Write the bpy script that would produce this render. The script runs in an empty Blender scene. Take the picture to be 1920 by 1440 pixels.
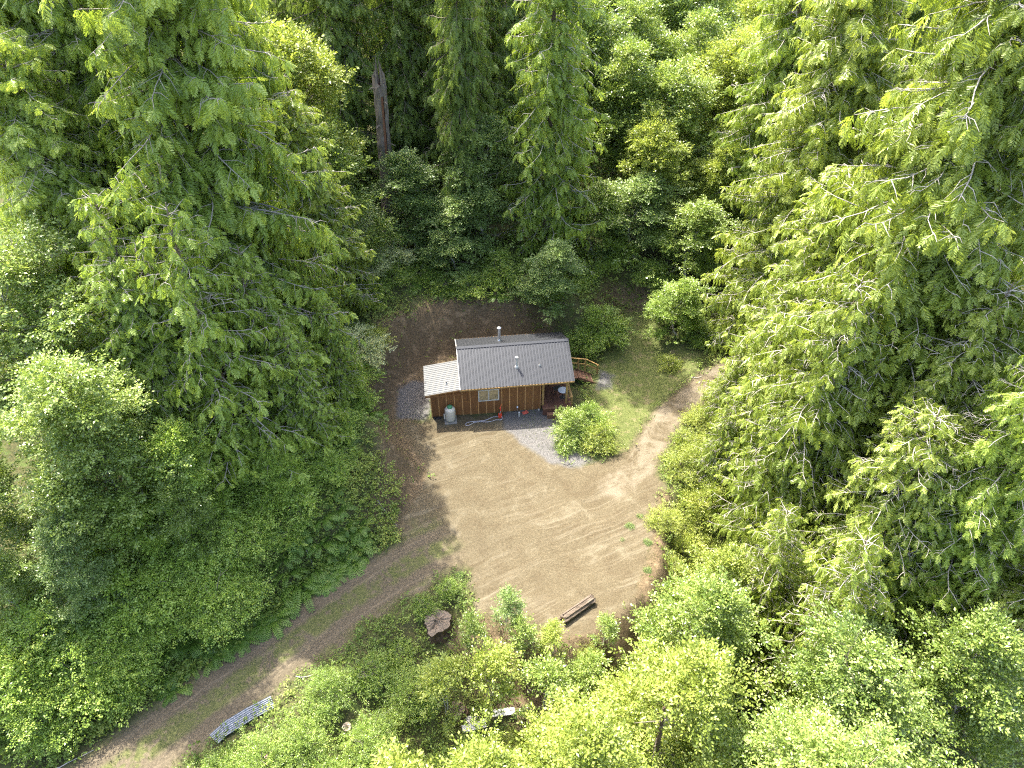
import bpy, math, random
import numpy as np
from mathutils import Vector, Matrix
R = math.radians
sc = bpy.context.scene
col = sc.collection

# ------------------------------------------------------------------ camera, sky, sun, exposure
cd = bpy.data.cameras.new('camera'); cam = bpy.data.objects.new('camera', cd); col.objects.link(cam)
cam.location = (0, -40, 35); cam.rotation_euler = (R(50), 0, 0)
cd.sensor_width = 36; cd.lens = 36 * 1333 / 1920; cd.clip_end = 3000
sc.camera = cam
SUN_EL, SUN_AZ = 59.0, -34.0          # azimuth from +Y towards +X
w = bpy.data.worlds.new('World'); sc.world = w; w.use_nodes = True
nt = w.node_tree; nt.nodes.clear()
sky = nt.nodes.new('ShaderNodeTexSky'); sky.sky_type = 'NISHITA'; sky.sun_disc = False
sky.sun_elevation = R(SUN_EL); sky.sun_rotation = R(SUN_AZ); sky.air_density = 1.0; sky.dust_density = 5.0; sky.ozone_density = 0.3
bg = nt.nodes.new('ShaderNodeBackground'); bg.inputs[1].default_value = 0.15
wo = nt.nodes.new('ShaderNodeOutputWorld')
nt.links.new(sky.outputs[0], bg.inputs[0]); nt.links.new(bg.outputs[0], wo.inputs[0])
sd = bpy.data.lights.new('sun', 'SUN'); sun = bpy.data.objects.new('sun', sd); col.objects.link(sun)
sd.energy = 3.3; sd.angle = R(0.5); sd.color = (1.0, 0.94, 0.82)
sun.rotation_euler = (R(90 - SUN_EL), 0, R(180 - SUN_AZ))
sun.location = (0, 0, 80)
sc.view_settings.view_transform = 'Standard'; sc.view_settings.look = 'None'
sc.view_settings.exposure = 2.6; sc.view_settings.gamma = 1
sc.render.engine = 'CYCLES'
sc.cycles.max_bounces = 5; sc.cycles.diffuse_bounces = 3; sc.cycles.glossy_bounces = 2
sc.cycles.transmission_bounces = 5; sc.cycles.caustics_reflective = False; sc.cycles.caustics_refractive = False
sc.cycles.use_denoising = False; sc.cycles.filter_width = 1.2

# ------------------------------------------------------------------ material helpers
class NT:
    def __init__(s, name):
        s.m = bpy.data.materials.new(name); s.m.use_nodes = True
        s.t = s.m.node_tree; s.t.nodes.clear()
        s.out = s.n('ShaderNodeOutputMaterial')
    def n(s, typ, **k):
        x = s.t.nodes.new(typ)
        for a, b in k.items(): setattr(x, a, b)
        return x
    def l(s, a, b): s.t.links.new(a, b)
    def put(s, sock, v):
        if hasattr(v, 'is_output') or isinstance(v, bpy.types.NodeSocket): s.l(v, sock)
        else: sock.default_value = v
    def math(s, op, a, b=0.0, c=None, clamp=False):
        x = s.n('ShaderNodeMath', operation=op, use_clamp=clamp)
        s.put(x.inputs[0], a); s.put(x.inputs[1], b)
        if c is not None: s.put(x.inputs[2], c)
        return x.outputs[0]
    def noise(s, scale, detail=4, rough=.6, vec=None, dist=0):
        x = s.n('ShaderNodeTexNoise'); x.inputs['Scale'].default_value = scale
        x.inputs['Detail'].default_value = detail; x.inputs['Roughness'].default_value = rough
        x.inputs['Distortion'].default_value = dist
        if vec is not None: s.l(vec, x.inputs['Vector'])
        return x.outputs['Fac']
    def pos(s): return s.n('ShaderNodeNewGeometry').outputs['Position']
    def obj(s): return s.n('ShaderNodeTexCoord').outputs['Object']
    def attr(s, name): return s.n('ShaderNodeAttribute', attribute_name=name).outputs['Fac']
    def ramp(s, fac, stops):
        x = s.n('ShaderNodeValToRGB'); e = x.color_ramp.elements
        while len(e) < len(stops): e.new(.5)
        for i, (p, c) in enumerate(stops):
            e[i].position = p; e[i].color = (*c, 1) if not isinstance(c, float) else (c, c, c, 1)
        s.put(x.inputs[0], fac); return x.outputs[0]
    def mix(s, f, a, b, blend='MIX'):
        x = s.n('ShaderNodeMix', data_type='RGBA', blend_type=blend)
        s.put(x.inputs[0], f)
        s.put(x.inputs[6], (*a, 1) if isinstance(a, tuple) else a); s.put(x.inputs[7], (*b, 1) if isinstance(b, tuple) else b)
        return x.outputs[2]
    def sstep(s, v, a, b):
        x = s.n('ShaderNodeMapRange', interpolation_type='SMOOTHSTEP'); s.put(x.inputs[0], v)
        x.inputs[1].default_value = a; x.inputs[2].default_value = b; return x.outputs[0]
    def vec(s, a, b, c=0.0):
        x = s.n('ShaderNodeCombineXYZ'); s.put(x.inputs[0], a); s.put(x.inputs[1], b); s.put(x.inputs[2], c); return x.outputs[0]
    def scale(s, v, k):
        x = s.n('ShaderNodeVectorMath', operation='MULTIPLY'); s.l(v, x.inputs[0]); x.inputs[1].default_value = k; return x.outputs[0]
    def bump(s, h, strength=.5, dist=.05):
        x = s.n('ShaderNodeBump'); x.inputs['Strength'].default_value = strength; x.inputs['Distance'].default_value = dist
        s.l(h, x.inputs['Height']); return x.outputs[0]
    def bsdf(s, colour, rough=.7, metal=0.0, normal=None, spec=.5):
        x = s.n('ShaderNodeBsdfPrincipled')
        s.put(x.inputs['Base Color'], (*colour, 1) if isinstance(colour, tuple) else colour)
        s.put(x.inputs['Roughness'], rough); s.put(x.inputs['Metallic'], metal); s.put(x.inputs['Specular IOR Level'], spec)
        if normal is not None: s.l(normal, x.inputs['Normal'])
        s.l(x.outputs[0], s.out.inputs[0]); return x
    def rnd(s): return s.n('ShaderNodeObjectInfo').outputs['Random']

def leaf_mat(name, dark, mid, light, trans=.4, rough=.45, spec=.4, objvar=.15):
    k = NT(name)
    t = k.attr('tint')
    t = k.math('ADD', t, k.math('MULTIPLY', k.math('SUBTRACT', k.rnd(), .5), objvar))
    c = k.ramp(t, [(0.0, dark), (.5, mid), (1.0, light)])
    p = k.n('ShaderNodeBsdfPrincipled'); k.l(c, p.inputs['Base Color'])
    p.inputs['Roughness'].default_value = rough; p.inputs['Specular IOR Level'].default_value = spec
    tr = k.n('ShaderNodeBsdfTranslucent')
    c2 = k.mix(1.0, c, (1.2, 1.18, .7), 'MULTIPLY'); k.l(c2, tr.inputs[0])
    mx = k.n('ShaderNodeMixShader'); mx.inputs[0].default_value = trans
    k.l(p.outputs[0], mx.inputs[1]); k.l(tr.outputs[0], mx.inputs[2]); k.l(mx.outputs[0], k.out.inputs[0])
    return k.m

def plain(name, colour, rough=.6, metal=0.0, var=.15, scale=6.0, bump=.0, spec=.5, objvar=.0):
    k = NT(name); n = k.noise(scale, 5, .6, k.obj())
    f = k.math('ADD', k.math('MULTIPLY', n, 2 * var), 1 - var)
    if objvar: f = k.math('MULTIPLY', f, k.math('ADD', k.math('MULTIPLY', k.rnd(), objvar), 1 - objvar / 2))
    x = k.n('ShaderNodeVectorMath', operation='SCALE'); x.inputs[0].default_value = colour; k.l(f, x.inputs['Scale'])
    k.bsdf(x.outputs[0], rough, metal, k.bump(n, bump, .02) if bump else None, spec); return k.m

M = {}
M['cedar'] = leaf_mat('cedar_foliage_brightened', (.10, .16, .028), (.225, .315, .052), (.40, .485, .105), .42, .35, .5)  # leaf colour brightened to stand in for light missing on self-shadowed crowns
M['cedar_y'] = leaf_mat('cedar_foliage_yellow', (.10, .148, .024), (.215, .285, .046), (.38, .44, .105), .42, .35, .5)
M['hemlock'] = leaf_mat('hemlock_foliage', (.07, .112, .026), (.15, .217, .048), (.27, .345, .09), .38, .38)
M['alder'] = leaf_mat('alder_leaf', (.08, .13, .025), (.20, .28, .055), (.40, .47, .15), .36, .3, .6)
M['alder_y'] = leaf_mat('alder_leaf_yellow', (.115, .16, .026), (.265, .33, .06), (.46, .505, .14), .40, .34, .5)
M['alder_d'] = leaf_mat('alder_leaf_dark', (.075, .125, .035), (.175, .255, .073), (.33, .41, .15), .36, .34, .5)
M['shrub'] = leaf_mat('shrub_leaf', (.08, .135, .022), (.185, .275, .044), (.35, .435, .095), .36, .34, .5)
M['shrub_y'] = leaf_mat('shrub_leaf_yellow', (.11, .155, .022), (.245, .30, .05), (.44, .455, .11), .38, .36, .45)
M['shrub_p'] = leaf_mat('pale_leaf', (0.236, 0.291, 0.123), (0.401, 0.448, 0.209), (0.649, 0.650, 0.380), .35, .5, .4)
M['fern'] = leaf_mat('fern_frond', (.05, .115, .015), (.11, .20, .028), (.20, .30, .055), .42, .45, .4)
M['cover'] = leaf_mat('ground_cover_leaf', (.07, .12, .02), (.16, .225, .042), (.32, .36, .09), .34, .45, .35)
M['grass'] = leaf_mat('grass_blade', (.06, .10, .018), (.115, .16, .03), (.20, .21, .065), .35, .5, .3) #(0.118, 0.179, 0.028), (0.212, 0.280, 0.043), (0.378, 0.370, 0.104), .35, .5, .3)
M['bark'] = plain('trunk_bark', (.16, .115, .085), .9, 0, .45, 5, .8)
M['shrub_l'] = leaf_mat('shrub_leaf_brightened', (.105, .175, .028), (.24, .355, .056), (.44, .53, .12), .38, .34, .5)  # brighter copy of the shrub leaf, lifts left bank shade by colour
M['limb_m'] = plain('limb_bark_grey', (.25, .225, .20), .85, 0, .35, 9, .3)
M['limb'] = plain('limb_bark', (.34, .31, .28), .85, 0, .35, 9, .3)
M['limb_d'] = plain('limb_bark_dark', (.15, .125, .10), .85, 0, .35, 9, .3)
M['alderbark'] = plain('alder_bark', (.38, .36, .32), .85, 0, .35, 4, .4)

# ------------------------------------------------------------------ mesh helpers
class MB:
    """numpy mesh collector: vertices, quads/tris (-1 padded), material index, tint"""
    def __init__(s): s.v = []; s.f = []; s.mi = []; s.t = []; s.n = 0
    def add(s, v, f, mi=0, tint=None):
        v = np.asarray(v, float); f = np.asarray(f, int)
        if f.shape[1] == 3: f = np.hstack([f, -np.ones((len(f), 1), int)])
        s.v.append(v); s.f.append(np.where(f >= 0, f + s.n, -1)); s.mi.append(np.full(len(f), mi))
        s.t.append(np.full(len(v), .5) if tint is None else np.broadcast_to(np.asarray(tint, float), (len(v),)).copy())
        s.n += len(v)
    def box(s, x0, x1, y0, y1, z0, z1, mi=0):
        v = [(x, y, z) for z in (z0, z1) for y in (y0, y1) for x in (x0, x1)]
        s.add(v, [(0, 2, 3, 1), (4, 5, 7, 6), (0, 1, 5, 4), (2, 6, 7, 3), (0, 4, 6, 2), (1, 3, 7, 5)], mi)
    def tube(s, path, rad, sides=6, mi=0, cap=True, tint=None):
        path = np.asarray(path, float); n = len(path); rad = np.broadcast_to(np.asarray(rad, float), (n,))
        tg = np.gradient(path, axis=0); tg /= np.linalg.norm(tg, axis=1)[:, None] + 1e-9
        ref = np.where(np.abs(tg[:, 2:3]) > .9, np.array([[1., 0, 0]]), np.array([[0, 0, 1.]]))
        a = np.cross(tg, ref); a /= np.linalg.norm(a, axis=1)[:, None] + 1e-9; b = np.cross(tg, a)
        th = np.arange(sides) * 2 * np.pi / sides
        v = (path[:, None] + rad[:, None, None] * (np.cos(th)[None, :, None] * a[:, None] + np.sin(th)[None, :, None] * b[:, None])).reshape(-1, 3)
        i, j = np.meshgrid(np.arange(n - 1), np.arange(sides), indexing='ij'); j2 = (j + 1) % sides
        f = np.stack([i * sides + j, i * sides + j2, (i + 1) * sides + j2, (i + 1) * sides + j], -1).reshape(-1, 4)
        s.add(v, f, mi, tint)
        if cap:
            for k, p, flip in ((0, path[0], 1), (n - 1, path[-1], 0)):
                ring = v[k * sides:(k + 1) * sides]; vv = np.vstack([ring, p[None]])
                jj = np.arange(sides); ff = np.stack([jj, (jj + 1) % sides, np.full(sides, sides)], -1)
                s.add(vv, ff[:, ::-1] if flip == 0 else ff, mi, tint)
    def stamp(s, pv, pf, o, X, Y, Z, sc, mi=0, tint=None):
        k = len(pv); n = len(o)
        sc = np.broadcast_to(np.asarray(sc, float), (n,))
        v = o[:, None] + sc[:, None, None] * (pv[None, :, 0:1] * X[:, None] + pv[None, :, 1:2] * Y[:, None] + pv[None, :, 2:3] * Z[:, None])
        f = np.where(pf[None] >= 0, pf[None] + (np.arange(n) * k)[:, None, None], -1).reshape(-1, pf.shape[1])
        s.add(v.reshape(-1, 3), f, mi, None if tint is None else tint.reshape(-1))
    def mesh(s, name, mats, smooth=False):
        v = np.vstack(s.v); f = np.vstack(s.f); mi = np.concatenate(s.mi); t = np.concatenate(s.t)
        me = bpy.data.meshes.new(name)
        tot = (f >= 0).sum(1); start = np.concatenate([[0], np.cumsum(tot)[:-1]])
        me.vertices.add(len(v)); me.vertices.foreach_set('co', v.astype(np.float32).ravel())
        idx = f[f >= 0]
        me.loops.add(len(idx)); me.loops.foreach_set('vertex_index', idx.astype(np.int32))
        me.polygons.add(len(f)); me.polygons.foreach_set('loop_start', start.astype(np.int32))
        me.polygons.foreach_set('material_index', mi.astype(np.int32))
        me.polygons.foreach_set('use_smooth', np.full(len(f), smooth))
        a = me.attributes.new('tint', 'FLOAT', 'POINT'); a.data.foreach_set('value', t.astype(np.float32))
        me.update(calc_edges=True); me.validate()
        for m in (mats if isinstance(mats, (list, tuple)) else [mats]): me.materials.append(m)
        return me
    def build(s, name, mats, parent=None, smooth=False):
        return link(name, s.mesh(name, mats, smooth), parent)

def link(name, me, parent=None):
    o = bpy.data.objects.new(name, me); col.objects.link(o)
    if parent is not None: o.parent = parent
    return o
def tag(o, label=None, cat=None, group=None, kind=None):
    for k, v in (('label', label), ('category', cat), ('group', group), ('kind', kind)):
        if v: o[k] = v
    return o
def thing(name, label, cat, loc=(0, 0, 0), rz=0.0, group=None):
    o = link(name, None); o.location = loc; o.rotation_euler = (0, 0, rz); o.empty_display_size = .3
    return tag(o, label, cat, group)
def unit(a): return a / (np.linalg.norm(a, axis=-1, keepdims=True) + 1e-9)

# ------------------------------------------------------------------ terrain: zones and heights
def vnoise(x, y, seed=0):
    xi = np.floor(x).astype(int); yi = np.floor(y).astype(int); fx = x - xi; fy = y - yi
    fx = fx * fx * (3 - 2 * fx); fy = fy * fy * (3 - 2 * fy)
    def h(a, b):
        q = (a * 374761393 + b * 668265263 + seed * 1442695) & 0x7fffffff
        q = ((q ^ (q >> 13)) * 1274126177) & 0x7fffffff
        return ((q ^ (q >> 16)) & 0xffff) / 65535.0
    return (h(xi, yi) * (1 - fx) + h(xi + 1, yi) * fx) * (1 - fy) + (h(xi, yi + 1) * (1 - fx) + h(xi + 1, yi + 1) * fx) * fy
def sd_poly(x, y, P):            # positive inside
    P = np.array(P, float); d = np.full(x.shape, 1e9); ins = np.zeros(x.shape, bool)
    for i in range(len(P)):
        a, b = P[i], P[(i + 1) % len(P)]; e = b - a
        t = np.clip(((x - a[0]) * e[0] + (y - a[1]) * e[1]) / (e @ e), 0, 1)
        d = np.minimum(d, np.hypot(x - a[0] - t * e[0], y - a[1] - t * e[1]))
        c = ((a[1] > y) != (b[1] > y)); 
        with np.errstate(divide='ignore', invalid='ignore'):
            ins ^= c & (x < (b[0] - a[0]) * (y - a[1]) / (b[1] - a[1] + 1e-12) + a[0])
    return np.where(ins, d, -d)
def sd_line(x, y, L):            # distance, signed lateral, arc length
    L = np.array(L, float); d = np.full(x.shape, 1e9); lat = np.zeros(x.shape); lon = np.zeros(x.shape); acc = 0
    for i in range(len(L) - 1):
        a, b = L[i], L[i + 1]; e = b - a; n = np.hypot(*e)
        t = np.clip(((x - a[0]) * e[0] + (y - a[1]) * e[1]) / (n * n), 0, 1)
        dx = x - a[0] - t * e[0]; dy = y - a[1] - t * e[1]; dd = np.hypot(dx, dy); s = dd < d
        d = np.where(s, dd, d); lat = np.where(s, np.sign(e[0] * dy - e[1] * dx) * dd, lat); lon = np.where(s, acc + t * n, lon); acc += n
    return d, lat, lon
DIRT = [(-8.4, -2.2), (-7.3, -4.2), (-6.0, -7), (-6.2, -10), (-7.3, -12.6), (-4.4, -14.6), (-2.8, -15.4), (-2.2, -17.2), (0.0, -18.9), (3, -19.6), (5, -18.8),
        (7.2, -16.8), (8.4, -14.3), (8.8, -11), (9.8, -8.2), (8.4, -5.6), (6.4, -6.0), (4.6, -6.8), (2.6, -6.2), (1.0, -4), (.5, -1.4), (-6, -2.2)]
GRAVEL = [(-.6, -1.2), (2.8, -1.0), (3.6, -4.5), (5.6, -6.4), (4.2, -7.1), (2.6, -6.6), (.9, -5.2), (.1, -3.9), (-.6, -3.2)]
GRAVEL2 = [(-8.5, -2.2), (-6.1, -2.5), (-6.0, 1.6), (-7.6, 2.3), (-8.6, 1.0)]
GRAVEL3 = [(6.4, 1.2), (7.6, 1.6), (8.0, 3.2), (6.9, 3.4)]
PAD = [(-8.7, -2.4), (-8.3, 1.6), (-6.6, 4.2), (-3.5, 5.2), (1, 5.6), (4.6, 5.4), (7, 4.5), (8.4, 8), (10, 11.5), (12.6, 10.5), (14.5, 6.5), (18, 5), (13, -1.5), (10, -6), (5, -7), (-6, -3)]
LAWN = [(6.0, -3.6), (6.0, 3.4), (7.0, 4.4), (8.6, 8.5), (10, 11.5), (12.4, 10.5), (13.2, 6.8), (15.6, 5.2), (9.6, -2.2), (7.8, -5.6), (6.2, -5.8)]
DRV_R = [(6.5, -8.8), (8.4, -7.1), (11.2, -2.1), (14.2, 1.1), (16.4, 2.9), (22, 7), (32, 10), (60, 14)]
DRV_L = [(-2.5, -12.2), (-5.5, -14.4), (-9.8, -17.7), (-14.6, -22.5), (-19, -26.7), (-26, -33), (-40, -46)]
TRACK = [(32, 10), (16.4, 2.9), (11.2, -2.1), (8.6, -7.0), (5, -9.2), (0, -11.2), (-5.5, -14.2), (-9.8, -17.7), (-14.6, -22.5), (-19, -26.7), (-40, -46)]
ANG = np.array([-180, -150, -136, -118, -95, -70, -45, -15, 10, 32, 50, 70, 90, 120, 150, 180.])
AMP = np.array([3.4, 2.4, 1.6, -1.0, -2.4, -3.6, -4.0, -2.4, -1.0, .1, .8, 2.6, 3.7, 4.0, 3.8, 3.4])
GRD = np.array([.10, .08, .05, -.03, -.06, -.08, -.08, -.06, -.05, -.05, -.02, .08, .12, .12, .11, .10])
def zones(x, y):
    wob = (vnoise(x * .8, y * .8, 3) - .5) * .7 + (vnoise(x * 2.6, y * 2.6, 4) - .5) * .35
    z = {}
    dl, latl, lonl = sd_line(x, y, DRV_L); dr, latr, lonr = sd_line(x, y, DRV_R)
    z['road_l'] = 2.0 - dl + wob * 1.1; z['road_r'] = 1.2 - dr + wob * .4
    z['dirt'] = np.maximum(sd_poly(x, y, DIRT) + wob * 1.3, np.maximum(z['road_l'], z['road_r']))
    z['gravel'] = np.maximum(sd_poly(x, y, GRAVEL), np.maximum(sd_poly(x, y, GRAVEL2), sd_poly(x, y, GRAVEL3))) + wob * .4
    z['lawn'] = sd_poly(x, y, LAWN) + wob * .5
    z['pad'] = np.maximum(sd_poly(x, y, PAD), np.maximum(np.maximum(sd_poly(x, y, DIRT), 2.3 - dl), 1.7 - dr))
    _, z['lat'], z['lon'] = sd_line(x, y, TRACK)
    return z
def height(x, y, z=None):
    x = np.asarray(x, float); y = np.asarray(y, float)
    if z is None: z = zones(x, y)
    d = np.maximum(-z['pad'], 0)
    a = np.degrees(np.arctan2(y + 8, x - .5))
    # left and right of the lower road differ
    amp = np.interp(a, ANG, AMP); g = np.interp(a, ANG, GRD)
    k = np.clip(d / 2.9, 0, 1); k = k * k * (3 - 2 * k)
    far = np.clip(d - 3, 0, 120)
    h = amp * k + g * far
    back = np.clip((y - 30) / 60, 0, 1) * np.clip((x + 5) / 25, 0, 1)
    h = h - 10 * back
    lump = (vnoise(x * .45, y * .45, 9) - .5) * 1.1 + (vnoise(x * 1.5, y * 1.5, 10) - .5) * .45 + (vnoise(x * 4, y * 4, 11) - .5) * .14
    h = h + lump * np.clip(d / 2.0, 0, 1)
    h = h + (vnoise(x * .5, y * .5, 12) - .5) * .10 + (vnoise(x * 3.2, y * 3.2, 13) - .5) * .03
    h = h - .35 * np.clip(sd_poly(x, y, [(6, -1), (7, 5), (12, 9), (15, 5), (10, -3)]) / 1.5, 0, 1)
    return h
def H1(x, y): return float(height(np.array([x]), np.array([y]))[0])

def axis(lo, a, b, hi, fine, n1, n2):
    return np.concatenate([lo + (a - lo) * (1 - np.linspace(1, 0, n1, endpoint=False) ** 2), np.arange(a, b, fine), b + (hi - b) * np.linspace(0, 1, n2) ** 2])
gx = axis(-500, -24, 20, 500, .24, 42, 42); gy = axis(-300, -30, 15, 700, .24, 34, 48)
GX, GY = np.meshgrid(gx, gy, indexing='ij'); ZN = zones(GX, GY); GZ = height(GX, GY, ZN)
nx, ny = GX.shape
eps = .25
slope = np.hypot(*[(height(GX + a, GY + b) - height(GX - a, GY - b)) / (2 * eps) for a, b in ((eps, 0), (0, eps))])
soil_back = sd_poly(GX, GY, [(-10.6, -3), (-11.2, 1), (-9.6, 5.5), (-6, 8.4), (-1, 8.6), (3.5, 7.4), (3, 5), (-6, 3), (-7.2, -3.5), (-5.2, -6), (-5.6, -10), (-6.6, -12.4), (-8.8, -12.6), (-8.4, -8), (-9, -5)])
soil_front = sd_poly(GX, GY, [(6.8, -21.5), (9.6, -17.5), (9.6, -12.5), (10.4, -9), (9, -9.0), (8.0, -14), (6.8, -16.5), (4.6, -18.6), (1, -19.2), (-2.4, -17.6), (-3.6, -19), (-1, -22.6), (3, -24.5)])
soil_path = sd_poly(GX, GY, [(6.5, 9.5), (8.5, 13.2), (12, 13.8), (12.4, 11.6), (9.6, 11.6), (8, 9)])
soil = np.maximum(soil_back, np.maximum(soil_front, soil_path))

k = NT('ground'); P = k.pos()
nf = k.noise(9, 6, .65, P); nm = k.noise(1.6, 5, .6, P); nl = k.noise(.35, 3, .5, P); nff = k.noise(34, 3, .6, P)
def edge(name, a=-.25, b=.3, amp=1.3):
    v = k.math('ADD', k.attr(name), k.math('MULTIPLY', k.math('SUBTRACT', k.math('ADD', k.math('MULTIPLY', nf, .5), k.math('MULTIPLY', nm, .5)), .5), amp))
    return k.sstep(v, a, b)
floor_c = k.mix(k.sstep(nf, .35, .65), (.035, .042, .016), (.075, .07, .03))
floor_c = k.mix(k.sstep(nm, .45, .7), floor_c, (.06, .085, .022))
soil_c = k.mix(k.sstep(nf, .3, .7), (.055, .041, .024), (.13, .097, .058))
soil_c = k.mix(k.sstep(nm, .5, .72), soil_c, (.175, .13, .08))
nw = k.noise(.5, 3, .5, P)
streak = k.noise(1.0, 6, .7, k.vec(k.math('ADD', k.math('MULTIPLY', k.attr('lat'), 3.4), k.math('MULTIPLY', nw, 2.5)), k.math('MULTIPLY', k.attr('lon'), .14)))
nb_ = k.noise(.7, 6, .68, P, .6)
dirt_c = k.mix(k.sstep(nf, .28, .72), (0.0611, 0.0493, 0.0288), (0.0970, 0.0807, 0.0508))
dirt_c = k.mix(k.math('MULTIPLY', k.sstep(nb_, .47, .66), .40), dirt_c, (0.0493, 0.0358, 0.0198))
dirt_c = k.mix(k.math('MULTIPLY', k.sstep(nb_, .46, .33), .6), dirt_c, (0.1231, 0.1068, 0.0728))
dirt_c = k.mix(k.math('MULTIPLY', k.sstep(streak, .46, .70), k.math('MULTIPLY', k.sstep(k.noise(.2, 3, .5, P), .36, .56), .6)), dirt_c, (0.1492, 0.1308, 0.0924))
dirt_c = k.mix(k.math('MULTIPLY', k.sstep(streak, .44, .30), .2), dirt_c, (0.0410, 0.0299, 0.0166))
dirt_c = k.mix(k.math('MULTIPLY', k.sstep(nff, .60, .72), .35), dirt_c, (0.0298, 0.0217, 0.0129))
# compacted road soil: greyer brown, two bare ruts and a grassy crown
road_c = k.mix(k.sstep(nf, .3, .7), (.062, .051, .034), (.11, .091, .062))
road_c = k.mix(k.math('MULTIPLY', k.sstep(streak, .5, .66), .6), road_c, (.15, .122, .083))
al = k.math('ABSOLUTE', k.math('ADD', k.attr('lat'), -.1))
grassy = k.math('MULTIPLY', k.sstep(al, .85, .4), k.sstep(nm, .33, .52))
grassy2 = k.math('MULTIPLY', k.sstep(al, 1.25, 1.8), k.sstep(nm, .36, .54))
grass_c = k.mix(k.sstep(nf, .3, .7), (.05, .062, .02), (.10, .105, .038))
road_c = k.mix(k.math('MULTIPLY', k.math('MULTIPLY', k.math('MAXIMUM', grassy, grassy2), k.sstep(nb_, .36, .52)), .9), road_c, grass_c)
road_c2 = k.mix(k.math('MULTIPLY', k.sstep(al, .5, .2), .5), dirt_c, (.30, .27, .13))
lawn_c = k.mix(k.sstep(nf, .3, .7), (.055, .072, .02), (.095, .105, .036))
lawn_c = k.mix(k.math('MULTIPLY', k.sstep(nm, .5, .68), .7), lawn_c, (.14, .118, .066))
vor = k.n('ShaderNodeTexVoronoi'); vor.inputs['Scale'].default_value = 16; k.l(P, vor.inputs['Vector'])
grav_c = k.mix(vor.outputs['Color'], (.07, .069, .066), (.155, .152, .145)); 
grav_c = k.mix(k.sstep(vor.outputs['Distance'], .3, .6), grav_c, (.075, .072, .07))
c = k.mix(edge('soil', -.5, .5, 2.0), floor_c, soil_c)
c = k.mix(edge('lawn', -.4, .4), c, lawn_c)
c = k.mix(edge('dirt', -.3, .35), c, dirt_c)
c = k.mix(k.math('MULTIPLY', k.sstep(k.math('ADD', k.attr('road_r'), k.math('MULTIPLY', nm, .6)), .3, .9), k.math('MULTIPLY', k.sstep(nb_, .62, .42), .55)), c, (.155, .132, .098))
c = k.mix(edge('road_l2', -1.2, 1.2, 1.6), c, k.mix(edge('dirt', -.3, .35), c, road_c))
c = k.mix(edge('gravel', -.25, .25, .9), c, grav_c)
bh = k.math('ADD', k.math('MULTIPLY', nf, .6), k.math('ADD', k.math('MULTIPLY', nff, .25), k.math('MULTIPLY', streak, .35)))
k.bsdf(c, .95, 0, k.bump(bh, .65, .12), .15)
M['ground'] = k.m

road_l2 = np.minimum(ZN['road_l'], sd_poly(GX, GY, [(-5.0, -11.6), (-8, -11), (-60, -40), (-40, -60), (-3.6, -15.2), (-3.4, -13.6)]))
fz = lambda A: (A[:-1, :-1] + A[1:, :-1] + A[:-1, 1:] + A[1:, 1:]) / 4
f_road = np.maximum(fz(ZN['road_r']), fz(road_l2)); f_dirt = fz(ZN['dirt']); f_gr = fz(ZN['gravel']); f_lawn = fz(ZN['lawn'])
zone = np.zeros(f_dirt.shape, int)
zone[f_lawn > 0] = 4; zone[f_dirt > 0] = 2; zone[(fz(ZN['road_r']) > 0) & (fz(sd_poly(GX, GY, DIRT)) < 0)] = 1; zone[fz(road_l2) > 0] = 5; zone[f_gr > 0] = 3
VI = np.arange(nx * ny).reshape(nx, ny)
quads = np.stack([VI[:-1, :-1], VI[1:, :-1], VI[1:, 1:], VI[:-1, 1:]], -1)
allv = np.stack([GX, GY, GZ], -1).reshape(-1, 3)
attrs = {'soil': soil, 'road_r': ZN['road_r'], 'lawn': ZN['lawn'], 'dirt': ZN['dirt'], 'road_l2': road_l2, 'gravel': ZN['gravel'], 'lat': ZN['lat'], 'lon': ZN['lon']}
for zi, nm_, lab in ((0, 'ground', 'forest floor and bare banks round the clearing'), (1, 'driveway', 'pale dirt driveway leaving the clearing towards the right'),
                     (2, 'dirt_clearing', 'sunlit bare tan dirt clearing in front of the cabin'), (3, 'gravel_pad', 'grey gravel laid beside the cabin'),
                     (4, 'lawn', 'short mown grass right of the cabin'), (5, 'dirt_road', 'shaded two-track dirt road at lower left')):
    q = quads[zone == zi]; used, inv = np.unique(q, return_inverse=True)
    b = MB(); b.add(allv[used], inv.reshape(-1, 4)); o = b.build(nm_, M['ground'], None, True)
    for an, A in attrs.items():
        a = o.data.attributes.new(an, 'FLOAT', 'POINT'); a.data.foreach_set('value', A.ravel()[used].astype(np.float32))
    tag(o, lab, None, None, 'structure')


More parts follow.
